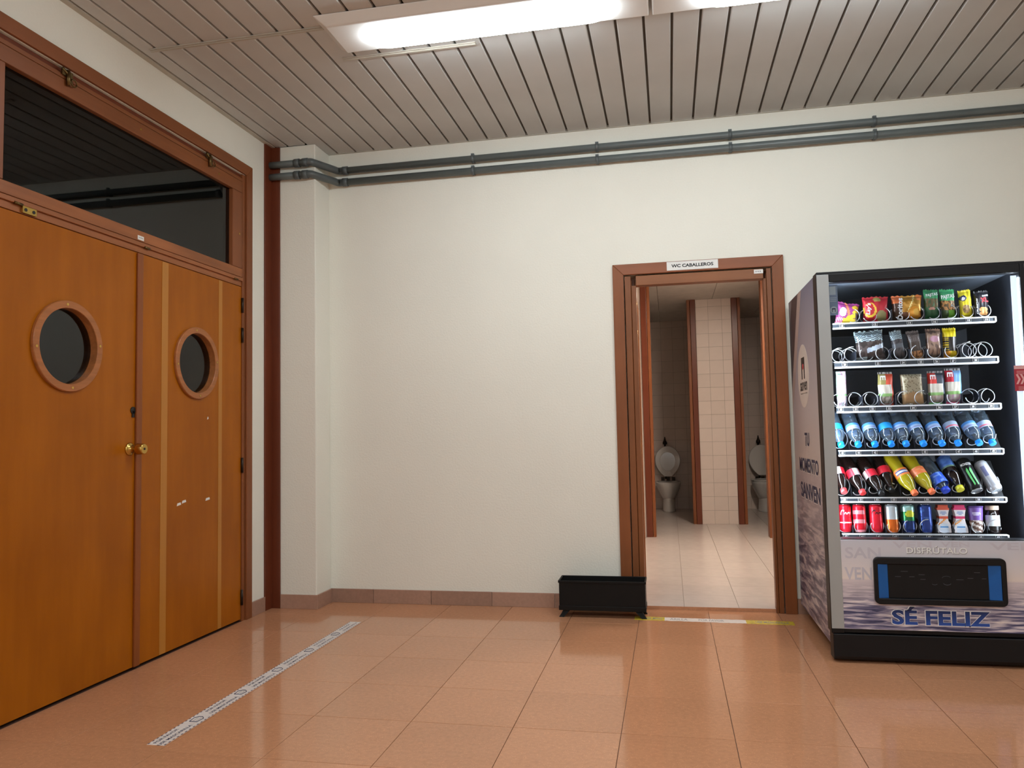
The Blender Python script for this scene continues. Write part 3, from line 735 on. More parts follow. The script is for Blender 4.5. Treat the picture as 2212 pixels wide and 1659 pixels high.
for sx in (-1, 1):
    for sy in (-1, 1):
        fx = x0 + .045 if sx < 0 else x1 - .045; fy = y0 + .03 if sy < 0 else y1 - .03
        f_ = MB(); b0 = (fx - .02, fx + .02, fy - .012, fy + .012); o_ = .036 * sx
        f_.frustum((fx + o_ - .014, fx + o_ + .014, fy + .012 * sy - .010, fy + .012 * sy + .010), b0, .0, z0 - .009); f_.build('foot', M['planter'], pl)

# ------------------------------------------------------------------ vending machine
VX, VF, VB = 3.248, -.960, -.032     # left side, front plane, back plane
VR, VT = 4.31, 1.823                 # right side, top
vm = root('vending_machine', ((VX + VR) / 2, -.5, 0), 'black glass-fronted vending machine with printed sea artwork and snacks', 'vending machine')
c = MB(); zc0 = .068
c.box(VX + .001, VX + .045, -.87, VB, zc0, VT).box(VR - .2, VR, -.87, VB, zc0, VT).box(VX + .045, VR - .2, -.30, VB, zc0, VT).box(VX + .045, VR - .2, -.87, -.30, 1.795, VT).box(VX + .045, VR - .2, -.87, -.30, zc0, .53)
c.build('cabinet', M['vblack'], vm)
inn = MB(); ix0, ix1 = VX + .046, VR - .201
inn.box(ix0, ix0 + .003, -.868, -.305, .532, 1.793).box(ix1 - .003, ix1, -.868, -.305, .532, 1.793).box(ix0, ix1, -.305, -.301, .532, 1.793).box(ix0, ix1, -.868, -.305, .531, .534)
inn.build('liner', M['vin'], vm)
MB().box(ix0, ix1, -.868, -.305, 1.785, 1.794).build('liner_top', M['vtop_lit'], vm)  # LED light on the cabinet top is put into this paler colour
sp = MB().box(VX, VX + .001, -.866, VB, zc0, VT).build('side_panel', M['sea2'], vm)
pb = MB()
for pts, mi in (([(-.033, 1.822), (-.36, 1.822), (-.033, 1.30)], 0), ([(-.033, 1.822), (-.16, 1.822), (-.033, 1.66)], 1), ([(-.36, 1.822), (-.47, 1.822), (-.033, 1.16), (-.033, 1.30)], 2)):
    pb.prism(pts, 0, VX - (.0004 if mi != 1 else .0006), VX, mi)
pb.build('printed_band', [M['band1'], M['band2'], M['band3']], sp)
disc = MB(); disc.cyl((VX, -.433, 1.362), (VX - .0006, -.433, 1.362), .170, 48); disc.build('logo_disc', M['logocream'], sp)
lg = MB(); xl = VX - .001
def sideq(y0_, y1_, z0_, z1_, mi): lg.box(xl, VX - .0004, min(y0_, y1_), max(y0_, y1_), z0_, z1_, mi)
sideq(-.385, -.485, 1.425, 1.462, 0); sideq(-.385, -.413, 1.345, 1.425, 0); sideq(-.457, -.485, 1.345, 1.425, 0)
lg.cyl((VX - .0004, -.435, 1.412), (VX - .0012, -.435, 1.412), .017, 16, 1)
text(lg, 'sanven', (xl, -.437, 1.306), (0, -1, 0), (0, 0, 1), .215, .048, 0, .025); text(lg, 'maquinas de vending', (xl, -.437, 1.268), (0, -1, 0), (0, 0, 1), .20, .010, 0)
lg.build('logo_print', [M['ink'], M['red_ink']], sp)
xl2 = VX - .0012
for s_, yy, zz, w_, h_ in (('TU', -.465, 1.021, .135, .072), ('MOMENTO', -.477, .882, .56, .076), ('SANVEN', -.49, .743, .565, .086)):
    wd = MB(); text(wd, s_, (VX - .0006, yy + .004, zz - .004), (0, -1, 0), (0, 0, 1), w_, h_, 1, .035); text(wd, s_, (xl2, yy, zz), (0, -1, 0), (0, 0, 1), w_, h_, 0, .03); wd.build('side_lettering', [M['inkblue'], M['white_ink']], sp)
# door
DXL, WXL, WXR, WZ0, WZ1 = 3.238, 3.294, 4.112, .566, 1.772
dr = MB(); dr.box(DXL, WXL, VF + .003, -.872, .135, 1.812).box(WXL, WXR, VF + .004, -.90, WZ1, 1.812).box(WXR, VR, VF + .004, -.872, .135, 1.812).box(WXL, WXR, VF + .012, -.872, .135, WZ0)
dr.build('door', M['vblack'], vm, bevel=.003)
MB().box(DXL + .002, WXL, VF, VF + .003, .156, 1.808).build('grey_strip', M['vgrey'], vm, bevel=.001)
MB().box(WXR + .018, VR, VF, VF + .004, .156, 1.808).build('control_panel', M['vgrey'], vm, bevel=.001)
MB().box(WXL, WXR, VF + .010, VF + .014, WZ0, WZ1).build('glass', M['glass'], vm)
MB().box(VX - .003, VR, -.93, -.84, 1.8125, VT + .004).build('top_cap', M['vblack'], vm, bevel=.003)
kp = MB(); kp.prism([(-.952, .022), (-.957, .03), (-.957, .132), (-.875, .132), (-.875, .012), (-.945, .012)], 0, VX - .003, VR - .01); kp.build('plinth', M['vblack'], vm, bevel=.004)
for x in (VX + .08, VR - .1):
    for y in (-.85, -.12): MB().cyl((x, y, 0), (x, y, .013), .022, 14).build('foot', M['steel'], vm)
# lower artwork panel
lp = MB(); lp.box(WXL, VR, VF + .002, VF + .011, .156, WZ0 - .004)
lpo = lp.build('lower_panel', M['sea'], vm)
yl = VF + .0012
for s_, x, z, w_, h_ in (('SAN', 3.389, .503, .155, .052), ('VEN', 3.365, .408, .118, .058), ('VEN', 3.60, .541, .165, .03), ('VEN', 3.78, .545, .12, .022), ('VEN', 4.02, .538, .20, .032)):
    gh = MB(); text(gh, s_, (x, yl + .0004, z), (1, 0, 0), (0, 0, 1), w_, h_, 0, .02); gh.build('ghost_lettering', M['ghost'], lpo)
dz = MB(); text(dz, 'DISFR\u00daTALO', (3.704, yl, .5185), (1, 0, 0), (0, 0, 1), .254, .035, 1, .03); text(dz, 'DISFR\u00daTALO', (3.7025, yl - .0005, .520), (1, 0, 0), (0, 0, 1), .254, .034, 0, .012)
dz.build('white_lettering', [M['white_ink'], M['greyink']], lpo)
def blue_fade():
    m, nt, p = new_mat('blue_fade_lettering'); ge = N(nt, 'ShaderNodeNewGeometry'); sx = N(nt, 'ShaderNodeSeparateXYZ'); nt.links.new(ge.outputs['Position'], sx.inputs[0])
    q = N(nt, 'ShaderNodeMapRange'); q.inputs['From Min'].default_value = .185; q.inputs['From Max'].default_value = .262; nt.links.new(sx.outputs['Z'], q.inputs['Value'])
    r = ramp(nt, [(0, (40, 84, 176)), (1, (16, 22, 56))]); nt.links.new(q.outputs['Result'], r.inputs['Fac']); nt.links.new(r.outputs['Color'], p.inputs['Base Color']); return m
sf = MB(); text(sf, 'S\u00c9 FELIZ', (3.704, yl, .2225), (1, 0, 0), (0, 0, 1), .416, .088, 1, .055); text(sf, 'S\u00c9 FELIZ', (3.704, yl - .0005, .2225), (1, 0, 0), (0, 0, 1), .408, .082, 0, .035)
sf.build('blue_lettering', [blue_fade(), M['white_ink']], lpo)
# delivery hatch
ht = root('delivery_hatch', (3.705, VF, .38)); ht.parent = vm; ht.location = Vector((3.705, VF, .38)) - vm.location
def rrect(x0, x1, z0, z1, r, n=6):
    o = []
    for cx_, cz_, a0_ in ((x1 - r, z1 - r, 0), (x0 + r, z1 - r, 90), (x0 + r, z0 + r, 180), (x1 - r, z0 + r, 270)):
        for k in range(n + 1):
            a = math.radians(a0_ + 90 * k / n); o.append((cx_ + r * math.cos(a), cz_ + r * math.sin(a)))
    return o
O = rrect(3.430, 3.979, .274, .486, .022); I = rrect(3.446, 3.958, .301, .455, .004)
bz = MB(); n = len(O)
for y in (VF - .016, VF + .001):
    for p in O: bz.v.append((p[0], y, p[1]))
for y in (VF - .016, VF + .001):
    for p in I: bz.v.append((p[0], y, p[1]))
for k in range(n):
    k2 = (k + 1) % n
    bz.face((k, k2, 2 * n + k2, 2 * n + k)); bz.face((k, n + k, n + k2, k2), 0, None, True); bz.face((2 * n + k, 2 * n + k2, 3 * n + k2, 3 * n + k))
bz.build('bezel', M['vblack'], ht, bevel=.003)
MB().prism([(3.447, VF - .012), (3.490, VF - .004), (3.490, VF + .001), (3.447, VF + .001)], 2, .3015, .4545).build('blue_cheek', M['blue'], ht)
MB().prism([(3.957, VF - .012), (3.908, VF - .004), (3.908, VF + .001), (3.957, VF + .001)], 2, .3015, .4545).build('blue_cheek', M['blue'], ht)
fl = MB().box(3.4905, 3.9075, VF - .006, VF + .001, .3015, .4545).build('flap', M['flap'], ht, bevel=.002)
ye = VF - .0065
for xa, xb, zz in ((3.520, 3.545, .398), (3.545, 3.575, .422), (3.580, 3.602, .398), (3.620, 3.645, .408), (3.626, 3.648, .387), (3.775, 3.805, .388), (3.822, 3.845, .395), (3.850, 3.874, .421), (3.880, 3.898, .394)):
    MB().box(xa, xb, ye, VF - .006, zz, zz + .0018).build('embossed_stroke', M['emboss'], fl)
em = MB()
em.tube([(3.685 + .012 * math.cos(a), ye, .372 + .008 * math.sin(a)) for a in [PI + .5 + (PI - 1) * k / 8 for k in range(9)]], .0009, 4)
em.build('embossed_stroke', M['emboss'], fl); em = MB(); em.tube([(3.735 + .018 * math.cos(a), ye, .395 + .009 * math.sin(a)) for a in [.4 + (PI - .4) * k / 8 for k in range(9)]], .0006, 4); em.build('embossed_stroke', M['emboss'], fl); em = MB(); em.tube([(3.737 + .016 * math.cos(a), ye, .374 + .010 * math.sin(a)) for a in [PI + .3 + (PI - .6) * k / 8 for k in range(9)]], .0009, 4)
em.build('embossed_stroke', M['emboss'], fl)
# light strips inside the door
MB().box(4.082, 4.104, -.936, -.930, .575, 1.760).build('led_diffuser', M['leddif'], vm)
MB().prism([(4.101, -.924), (4.096, -.915), (4.101, -.900)], 2, .58, 1.755).build('led_tube', M['led'], vm)
MB().prism([(3.2955, -.912), (3.302, -.900), (3.2955, -.885)], 2, .58, 1.755).build('led_tube', M['led'], vm)
# red sticker and blue-grey sheet on the glass
rs = MB(); rs.box(4.062, 4.150, VF - .002, VF - .001, 1.231, 1.346, 0); rs.box(4.062, 4.150, VF - .0024, VF - .002, 1.330, 1.346, 1)
for x in (4.074, 4.091):
    for s_ in (1, -1): rs.prism([(x, 1.284), (x + .008, 1.284), (x - .010, 1.284 + .022 * s_), (x - .016 + .006, 1.284 + .022 * s_), (x - .012, 1.284 + .018 * s_)] if False else [(x + .004, 1.284), (x + .013, 1.284), (x + .002, 1.284 + .022 * s_), (x - .006, 1.284 + .022 * s_)], 1, VF - .0024, VF - .002, 1)
for q in range(3): rs.box(4.072, 4.142, VF - .0023, VF - .002, 1.319 - q * .006, 1.321 - q * .006, 1); rs.box(4.076, 4.138, VF - .0023, VF - .002, 1.248 - q * .006, 1.250 - q * .006, 1)
rs.build('red_sticker', [M['red'], M['pink']], vm)
ss = MB(); ss.box(3.296, 3.334, VF + .0145, VF + .0155, 1.615, 1.760, 0); ss.box(3.298, 3.326, VF + .0138, VF + .0145, 1.712, 1.752, 1); ss.cyl((3.314, VF + .0145, 1.640), (3.314, VF + .0138, 1.640), .0165, 24, 1)
for q in range(3): ss.box(3.299, 3.328, VF + .0138, VF + .0145, 1.680 + q * .008, 1.683 + q * .008, 1)
ss.box(3.306, 3.322, VF + .0132, VF + .0138, 1.642, 1.648, 2); ss.box(3.306, 3.309, VF + .0132, VF + .0138, 1.630, 1.642, 2); ss.box(3.319, 3.322, VF + .0132, VF + .0138, 1.630, 1.642, 2)
ss.build('information_sticker', [M['sheet'], M['sheet2'], M['inkblue']], vm)

# shelves, number tags, coils
SX0, SX1, SY = 3.326, 4.040, -.840
rows = [(1.558, 1.588), (1.367, 1.401), (1.151, 1.183), (.943, .973), (.722, .749), (.546, .577)]
T10 = [3.343 + .0731 * i for i in range(10)]
tags = [[(3.368, '10'), (3.517, '12'), (3.671, '14'), (3.781, '16'), (3.854, '17'), (3.928, '18'), (4.005, '19')],
        [(3.372, '20'), (3.522, '22'), (3.634, '24'), (3.711, '25'), (3.780, '26'), (3.852, '27'), (3.948, '28')],
        [(3.346, '30'), (3.413, '31'), (3.488, '32'), (3.562, '33'), (3.668, '34'), (3.781, '36'), (3.851, '37'), (3.926, '38'), (4.003, '39')],
        [(x, str(40 + i)) for i, x in enumerate(T10)], [(x, str(50 + i)) for i, x in enumerate(T10)], [(x, str(60 + i)) for i, x in enumerate(T10)]]
shelf_dividers = [[3.44, 3.60, 3.745, 3.818, 3.893, 3.967], [3.43, 3.585, 3.672, 3.745, 3.818, 3.893], [3.378, 3.450, 3.525, 3.60, 3.742, 3.818, 3.89, 3.965]] + [[3.343 + .0731 * (i + .5) for i in range(9)]] * 3
for ri, (za, zb) in enumerate(rows):
    sh = root('shelf', ((SX0 + SX1) / 2, SY, za)); sh.parent = vm; sh.location = Vector((((SX0 + SX1) / 2), SY, za)) - vm.location
    tr_ = MB()
    tr_.box(SX0, SX1, SY, -.34, zb - .012, zb - .008) if ri not in (3, 4) else tr_.prism([(SY + .004, zb - .010), (-.70, zb + .155), (-.70, zb + .159), (SY + .004, zb - .006)], 0, SX0, SX1)
    tr_.build('tray', M['vblack'], sh)
    rl_ = MB(); hh = zb - za
    rl_.box(SX0, SX1, SY - .004, SY, za, zb, 1); rl_.box(SX0, SX1, SY - .010, SY + .003, zb - hh * .20, zb, 0); rl_.box(SX0, SX1, SY - .011, SY + .003, za, za + hh * .26, 0)
    rl_.prism([(SX1, za), (SX1 + .006, za + .006), (SX1 + .006, zb - .003), (SX1, zb)], 1, SY - .011, SY + .01, 0)
    rl_.build('price_rail', [M['alu'], M['railgrey']], sh)
    for x, s_ in tags[ri]:
        tg = MB(); zm = (za + zb) / 2 + .001; tg.box(x - .0115, x + .0115, SY - .0068, SY - .004, zm - hh * .24, zm + hh * .28, 0); tg.box(x - .0105, x + .0105, SY - .0072, SY - .0068, zm - hh * .20, zm + hh * .24, 1)
        text(tg, s_, (x, SY - .0076, zm + hh * .02), (1, 0, 0), (0, 0, 1), .012, hh * .30, 2, .03); tg.build('number_tag', [M['alu'], M['ink'], M['white_ink']], sh)
    for x in shelf_dividers[ri]:
        zt_ = zb + (.05 if ri < 3 else .035)
        (MB().box(x - .0008, x + .0008, SY + .012, -.36, zb - .008, zt_) if ri not in (3, 4) else MB().prism([(SY + .012, zb), (-.70, zb + .155), (-.72, zb + .165), (SY + .006, zt_)], 0, x - .0008, x + .0008)).build('divider', M['vin'], sh)
    # coils
    coils = {0: [(3.420, .036), (3.500, .035), (3.560, .035), (3.645, .036), (3.710, .036), (3.781, .034), (3.854, .034), (3.928, .034), (4.003, .034)],
             1: [(3.353, .032), (3.412, .034), (3.480, .034), (3.552, .034), (3.632, .033), (3.709, .033), (3.780, .034), (3.856, .034), (3.936, .036), (4.003, .036)],
             2: [(3.346, .03), (3.420, .033), (3.492, .033), (3.562, .033), (3.640, .032), (3.715, .032), (3.781, .033), (3.853, .033), (3.932, .034), (4.004, .034)]}.get(ri, [(x, .032) for x in T10])
    for ci, (x, r_) in enumerate(coils):
        k = MB(); rnd = random.Random(ri * 31 + ci); ph = rnd.uniform(1.2, 3.6) if ri else rnd.uniform(3.5, 4.5); pitch = .062 if ri < 3 else .05; turns = 2.6 if ri < 2 else 1.7 if ri == 2 else .8; pts = []
        slope = 1.1 if ri in (3, 4) else 0
        for q in range(int(turns * 22)):
            a = ph + 2 * PI * q / 22; yy = SY - .004 + pitch * q / 22
            pts.append((x + r_ * math.cos(a), yy + .004, zb + r_ + .002 + (yy - SY) * slope + r_ * math.sin(a)))
        k.tube(pts, .0021, 6); k.build('coil', M['wire'], sh)

# ------------------------------------------------------------------ products
def hexc(*c): return lin(*c)
def bag(name, label, cat, x0, x1, z0, z1, paint, depth=.04, y=-.795, roll=0.0, group=None, m='print', ears=True, nu=26, nv=34, seed=0, flat=.07):
    mb = MB(); w_, h_ = x1 - x0, z1 - z0; cx_, cz_ = (x0 + x1) / 2, z0; cr, sr = math.cos(math.radians(roll)), math.sin(math.radians(roll))
    def pt(u, v, side):
        e = 1.0
        vv = min(max((v - flat) / (1 - 2 * flat), 0), 1)
        d = depth / 2 * (max(0, 1 - (2 * u - 1) ** 4) ** .5) * (max(0, 1 - (2 * vv - 1) ** 4) ** .5)
        wr = noise.noise(Vector((u * 5 + seed, v * 4, seed * 1.7))) * .0035
        ww = 1 - .06 * math.sin(PI * v) if ears else 1
        px = (u - .5) * w_ * ww + noise.noise(Vector((v * 4, seed, 0))) * .0025; pz = v * h_ + (noise.noise(Vector((u * 3, seed, 4))) * .006 if ears else 0) * v
        zz = (.0035 if int(u * 40) % 2 else 0) if (v >= .999 and ears) else 0
        return (cx_ + px * cr - pz * sr, y - side * (d + .0006) + wr * (1 if 0 < u < 1 else .3), cz_ + px * sr + pz * cr + zz)
    for side in (1, -1):
        b = len(mb.v)
        for j in range(nv + 1):
            for i in range(nu + 1): mb.v.append(pt(i / nu, j / nv, side))
        for j in range(nv):
            for i in range(nu):
                q = (b + j * (nu + 1) + i, b + j * (nu + 1) + i + 1, b + (j + 1) * (nu + 1) + i + 1, b + (j + 1) * (nu + 1) + i)
                mb.face(q if side == 1 else q[::-1], 0, lin(*paint((i + .5) / nu, (j + .5) / nv)), True)
    o = mb.build(name, M[m], loc=(cx_, y, z0)); o['_front'] = y - depth / 2
    return tag(o, label, cat, group)
def btext(o, s_, x, z, w_, h_, m, R=(1, 0, 0), U=(0, 0, 1), bold=.03, dy=.001, shear=0, name='lettering'):
    mb = MB(); text(mb, s_, (x, o['_front'] - dy, z), R, U, w_, h_, 0, bold, shear); mb.build(name, M[m], o)
def ell(u, v, cu, cv, ru, rv): return ((u - cu) / ru) ** 2 + ((v - cv) / rv) ** 2 < 1
G1 = 'snack bags on the top shelf'
def pA(u, v):
    if v < .27: return (240, 90, 150) if (u < .3 and int((u * 1.5 + v) * 14) % 2) else (250, 236, 240) if u < .3 else (246, 212, 70)
    for cu, cv in ((.82, .80), (.86, .58), (.78, .38), (.62, .30)):
        if ell(u, v, cu, cv, .15, .10): return (250, 214, 60)
    if ell(u, v, .28, .55, .16, .22): return (236, 228, 246)
    if abs(u - .52 + (v - .6) * .3) < .06: return (226, 130, 90)
    return (146, 52, 118)
bag('snack_bag', 'purple snack bag with yellow puffs and striped pink corner, far left of top shelf', 'snack', 3.345, 3.448, 1.589, 1.690, pA, .035, roll=-9, group=G1, seed=1)
def pB(u, v):
    if ell(u, v, .55, .88, .16, .10): return (190, 176, 96)
    if ell(u, v, .70, .22, .20, .22): return (150, 140, 92)
    if ell(u, v, .25, .47, .25, .30): return (248, 206, 70) if not ell(u, v, .22, .50, .20, .24) else (214, 40, 52)
    return (198, 34, 50)
o = bag('snack_bag', 'red crisp bag with round yellow emblem and white lettering on top shelf', 'snack', 3.476, 3.594, 1.592, 1.714, pB, .045, group=G1, seed=2)
btext(o, "Lay's", 3.500, 1.655, .058, .026, 'white_ink', (.10, 0, 1), (-1, 0, .10), .035, shear=.2)
def pC(u, v):
    if u < .30: return (70, 44, 30) if v < .72 else (226, 120, 70)
    if ell(u, v, .72, .30, .22, .26): return (234, 158, 52) if not ell(u, v, .78, .34, .10, .14) else (250, 196, 90)
    if v > .8 and u > .8: return (236, 140, 74)
    if abs((u - .55) - (v - .5) * .4) < .025 and v > .35: return (250, 226, 150)
    return (196, 140, 50) if v > .35 else (104, 60, 34)
o = bag('snack_bag', 'gold and brown snack bag with white upright lettering on top shelf', 'snack', 3.607, 3.745, 1.588, 1.712, pC, .045, group=G1, m='foil', seed=3)
btext(o, 'Doritos', 3.640, 1.648, .105, .024, 'white_ink', (0.03, 0, 1), (-1, 0, .03), .03)
def pD(u, v):
    if v > .72: return (62, 150, 96)
    if v > .42: return (112, 92, 56) if noise.noise(Vector((u * 9, v * 9, 1))) > -.1 else (58, 92, 50)
    if ell(u, v, .5, .36, .22, .05): return (206, 150, 130)
    return (40, 98, 56)
o = bag('snack_bag', 'dark green snack bag with plain green base on top shelf', 'snack', 3.752, 3.818, 1.590, 1.734, pD, .035, group=G1, seed=4)
btext(o, 'PAJITAS', 3.785, 1.708, .052, .018, 'white_ink', (1, 0, .12), (-.12, 0, 1), .02)
def pE(u, v):
    if v > .62: return (70, 176, 112)
    if v > .30: return (190, 132, 70) if noise.noise(Vector((u * 8, v * 10, 2))) > 0 else (92, 74, 42)
    return (120, 190, 62) if u > .5 else (74, 96, 58)
o = bag('snack_bag', 'bright green snack bag picturing brown sticks and nuts on top shelf', 'snack', 3.823, 3.890, 1.590, 1.732, pE, .035, group=G1, seed=5)
btext(o, 'PAJITAS', 3.855, 1.695, .058, .024, 'white_ink', (1, 0, .10), (-.10, 0, 1), .02)
def pF(u, v):
    if ell(u, v, .28, .72, .28, .10): return (40, 40, 80) if not ell(u, v, .28, .70, .15, .06) else (232, 232, 240)
    if v < .48 and ell(u, v, .45, .34, .30, .17): return (178, 142, 92) if noise.noise(Vector((u * 9, v * 11, 3))) > -.1 else (120, 92, 60)
    return (242, 220, 44)
bag('snack_bag', 'yellow nut bag with dark blue oval emblem on top shelf', 'snack', 3.911, 3.966, 1.590, 1.724, pF, .035, group=G1, roll=3, seed=6)
def pG(u, v):
    if ell(u, v, .55, .30, .30, .09) or ell(u, v, .58, .16, .30, .08): return (236, 168, 104)
    if ell(u, v, .68, .62, .26, .14): return (44, 20, 26)
    return (30, 27, 33)
o = bag('snack_bag', 'black snack bag with red letters and two orange rounds, far right of top shelf', 'snack', 3.973, 4.036, 1.590, 1.716, pG, .035, group=G1, seed=7)
btext(o, 'XL', 4.012, 1.673, .030, .024, 'red_ink', (1, 0, .10), (-.2, 0, 1), .05); btext(o, 'MAXI', 4.016, 1.693, .024, .008, 'white_ink', (1, 0, .10), (-.1, 0, 1), .03); btext(o, 'CRUNCHY', 3.981, 1.645, .075, .007, 'white_ink', (0, 0, 1), (-1, 0, 0), .02)
# second shelf
G2 = 'wrapped cakes on the second shelf'
def zig(u, v, n, top=.70):
    k = abs(((u * n) % 1) * 2 - 1) * .10
    return ((v + k) * 16) % 1 > .45
def pH(u, v):
    if v > .64: return (196, 218, 226) if zig(u, v, 7) else (66, 74, 84)
    if .30 < v - (u - .5) * .22 < .45 and u > .35: return (206, 220, 238)
    if v < .14 and u < .35: return (206, 216, 216)
    return (66, 56, 54) if noise.noise(Vector((u * 6, v * 6, 8))) > 0 else (96, 84, 82)
bag('cake_pack', 'wide clear cake pack with grey zigzag header on second shelf', 'snack', 3.440, 3.572, 1.402, 1.550, pH, .045, group=G2, m='foil', roll=4, seed=8)
def pI(u, v):
    if v > .72: return (176, 196, 202) if zig(u, v, 3) else (60, 64, 74)
    if .42 < v < .55: return (92, 94, 100)
    return (54, 50, 54) if noise.noise(Vector((u * 6, v * 6, 9))) > 0 else (78, 72, 74)
bag('cake_pack', 'narrow dark pack with grey zigzag header, left of the brown cookie pack', 'snack', 3.610, 3.664, 1.402, 1.545, pI, .04, group=G2, roll=8, seed=9)
def pJ(u, v):
    if v > .62: return (120, 108, 104) if zig(u, v, 3) else (62, 52, 50)
    if v < .30: return (206, 150, 100) if noise.noise(Vector((u * 8, v * 10, 5))) > -.05 else (120, 78, 48)
    return (72, 58, 50)
bag('cake_pack', 'narrow brown pack with golden cookies at its foot and zigzag header', 'snack', 3.684, 3.741, 1.402, 1.540, pJ, .04, group=G2, roll=8, seed=10)
def pK(u, v):
    if ell(u, v, .55, .66, .36, .10): return (196, 150, 168)
    return (170, 140, 122) if noise.noise(Vector((u * 5, v * 6, 6))) > -.05 else (120, 98, 90)
bag('cake_pack', 'clear pastry pack with pink label beside the yellow and black pack', 'snack', 3.752, 3.818, 1.402, 1.545, pK, .04, group=G2, m='foil', seed=11)
def pL(u, v):
    if v > .70: return (240, 216, 24)
    if v < .24: return (236, 206, 40) if u > .45 else (222, 150, 40)
    if u < .35 and v < .68: return (214, 186, 36) if int(v * 26) % 2 else (34, 30, 26)
    if abs(u - .75) < .06: return (222, 222, 226)
    return (40, 34, 32)
bag('cake_pack', 'yellow and black chocolate snack pack on second shelf', 'snack', 3.827, 3.886, 1.402, 1.545, pL, .04, group=G2, seed=12)
# third shelf
G3 = 'sandwich packs on the third shelf'
def pM(u, v):
    if .28 < v < .36: return (150, 226, 140)
    if u < .35 and v > .6: return (196, 230, 206)
    if noise.noise(Vector((u * 12, v * 5, 7))) > .15: return (238, 150, 196)
    return (240, 234, 240)
bag('sandwich_pack', 'tall white pink and green striped pack, far left of third shelf', 'sandwich', 3.340, 3.385, 1.184, 1.356, pM, .05, group=G3, ears=False, seed=13)
def sandwich(c1, c2, c3, base):
    def f(u, v):
        if v > .95: return (40, 40, 44) if int(u * 20) % 2 else (220, 220, 220)
        if v > .62: return c1 if u < .45 else c2
        if u > .86: return c2
        if v > .34: return (226, 218, 204)
        if v > .26: return (150, 196, 120)
        if v < .07: return base
        return c3 if noise.noise(Vector((u * 7, v * 9, 3))) > 0 else (206, 196, 190)
    return f
for args in (('sandwich pack with orange and gold header, left of the flatbread', 3.530, 3.596, 1.346, (164, 152, 92), (232, 92, 66), (150, 140, 128), (170, 110, 100), 3.547, 14),
             ('sandwich pack with red and smoky clear header, right of the flatbread', 3.752, 3.822, 1.343, (228, 64, 56), (74, 82, 94), (196, 170, 160), (126, 206, 120), 3.768, 15),
             ('sandwich pack with crimson and pale blue header beside the empty coils', 3.828, 3.897, 1.353, (208, 36, 60), (132, 180, 230), (206, 170, 190), (224, 70, 120), 3.843, 16)):
    lb, xa, xb, zt_, c1, c2, c3, base, tx, sd = args
    o = bag('sandwich_pack', lb, 'sandwich', xa, xb, 1.184, zt_, sandwich(c1, c2, c3, base), .05, group=G3, ears=False, seed=sd)
    btext(o, 'E', tx, zt_ - .030, .022, .024, 'white_ink', (0, 0, -1), (1, 0, 0), .02, dy=.0006)
fb = root('flatbread_pack', (3.684, -.79, 1.184), 'folded flatbread in clear film with kraft base on third shelf', 'sandwich', G3)
def pO(u, v):
    if v < .42 - abs(u - .5) * .2: return (234, 186, 126)
    if noise.noise(Vector((u * 14, v * 18, 3))) > .25: return (170, 150, 110)
    return (236, 224, 190)
bb = MB(); nu, nv = 22, 28
for side in (1, -1):
    b = len(bb.v)
    for j in range(nv + 1):
        for i in range(nu + 1):
            u, v = i / nu, j / nv; ed = min(1, min(u, 1 - u, v, 1 - v) * 9) ** .5
            bb.v.append((3.638 + u * .094 - v * .006, -.79 - side * (.004 + .016 * ed), 1.186 + v * .146))
    for j in range(nv):
        for i in range(nu):
            q = (b + j * (nu + 1) + i, b + j * (nu + 1) + i + 1, b + (j + 1) * (nu + 1) + i + 1, b + (j + 1) * (nu + 1) + i); bb.face(q if side == 1 else q[::-1], 0, lin(*pO((i + .5) / nu, (j + .5) / nv)), True)
bb.build('flatbread', M['print'], fb)
fm = MB(); b = 0
for j in range(13):
    for i in range(11):
        u, v = i / 10, j / 12; fm.v.append((3.628 + u * .110, -.817 + .006 * noise.noise(Vector((u * 6, v * 6, 2))) + .02 * max(0, v - .85) * 6, 1.184 + v * .160))
for j in range(12):
    for i in range(10): fm.face((j * 11 + i, j * 11 + i + 1, (j + 1) * 11 + i + 1, (j + 1) * 11 + i), 0, None, True)
fm.build('film', M['film'], fb)

# bottles
def bottle(name, label, cat, group, cap, lean, L, prof, body, capm, labels, caplen=.020, capr=.0150, dz=.13, paint=None, fill=None):
    P_ = Vector(cap); D = Vector((lean - .018, .135, .165)).normalized()
    t = root(name, tuple(P_), label, cat, group)
    if capm: MB().lathe([(0, capr * .9), (.002, capr), (caplen, capr)], P_, D, 22).build('cap', M[capm], t)
    b = MB(); b.lathe(prof, P_, D, 28); b.build('body', M[body], t)
    for t0, t1, r_, pf, m_ in labels:
        n = 8; MB().lathe([(t0 + (t1 - t0) * q / n, r_) for q in range(n + 1)], P_, D, 40, 0, (lambda a, h_, pf=pf, t0=t0, t1=t1: lin(*pf(a, (h_ - t0) / (t1 - t0)))), caps=False).build('label', M[m_], t)
    if fill: MB().lathe(fill[0], P_, D, 24).build('drink', M[fill[1]], t)
    return t
GW = 'water bottles on the fourth shelf'
ords = ['first', 'second', 'third', 'fourth', 'fifth', 'sixth', 'seventh', 'eighth', 'ninth', 'tenth']
wprof = [(.018, .0125), (.030, .0135), (.045, .022), (.060, .0295), (.075, .0315), (.115, .0310), (.120, .0300), (.126, .0315), (.136, .0300), (.144, .0315), (.154, .0300), (.162, .0315), (.172, .0300), (.180, .0315), (.198, .0310), (.206, .027)]
capx = [3.336, 3.413, 3.487, 3.559, 3.624, 3.700, 3.780, 3.848, 3.938, 3.993]
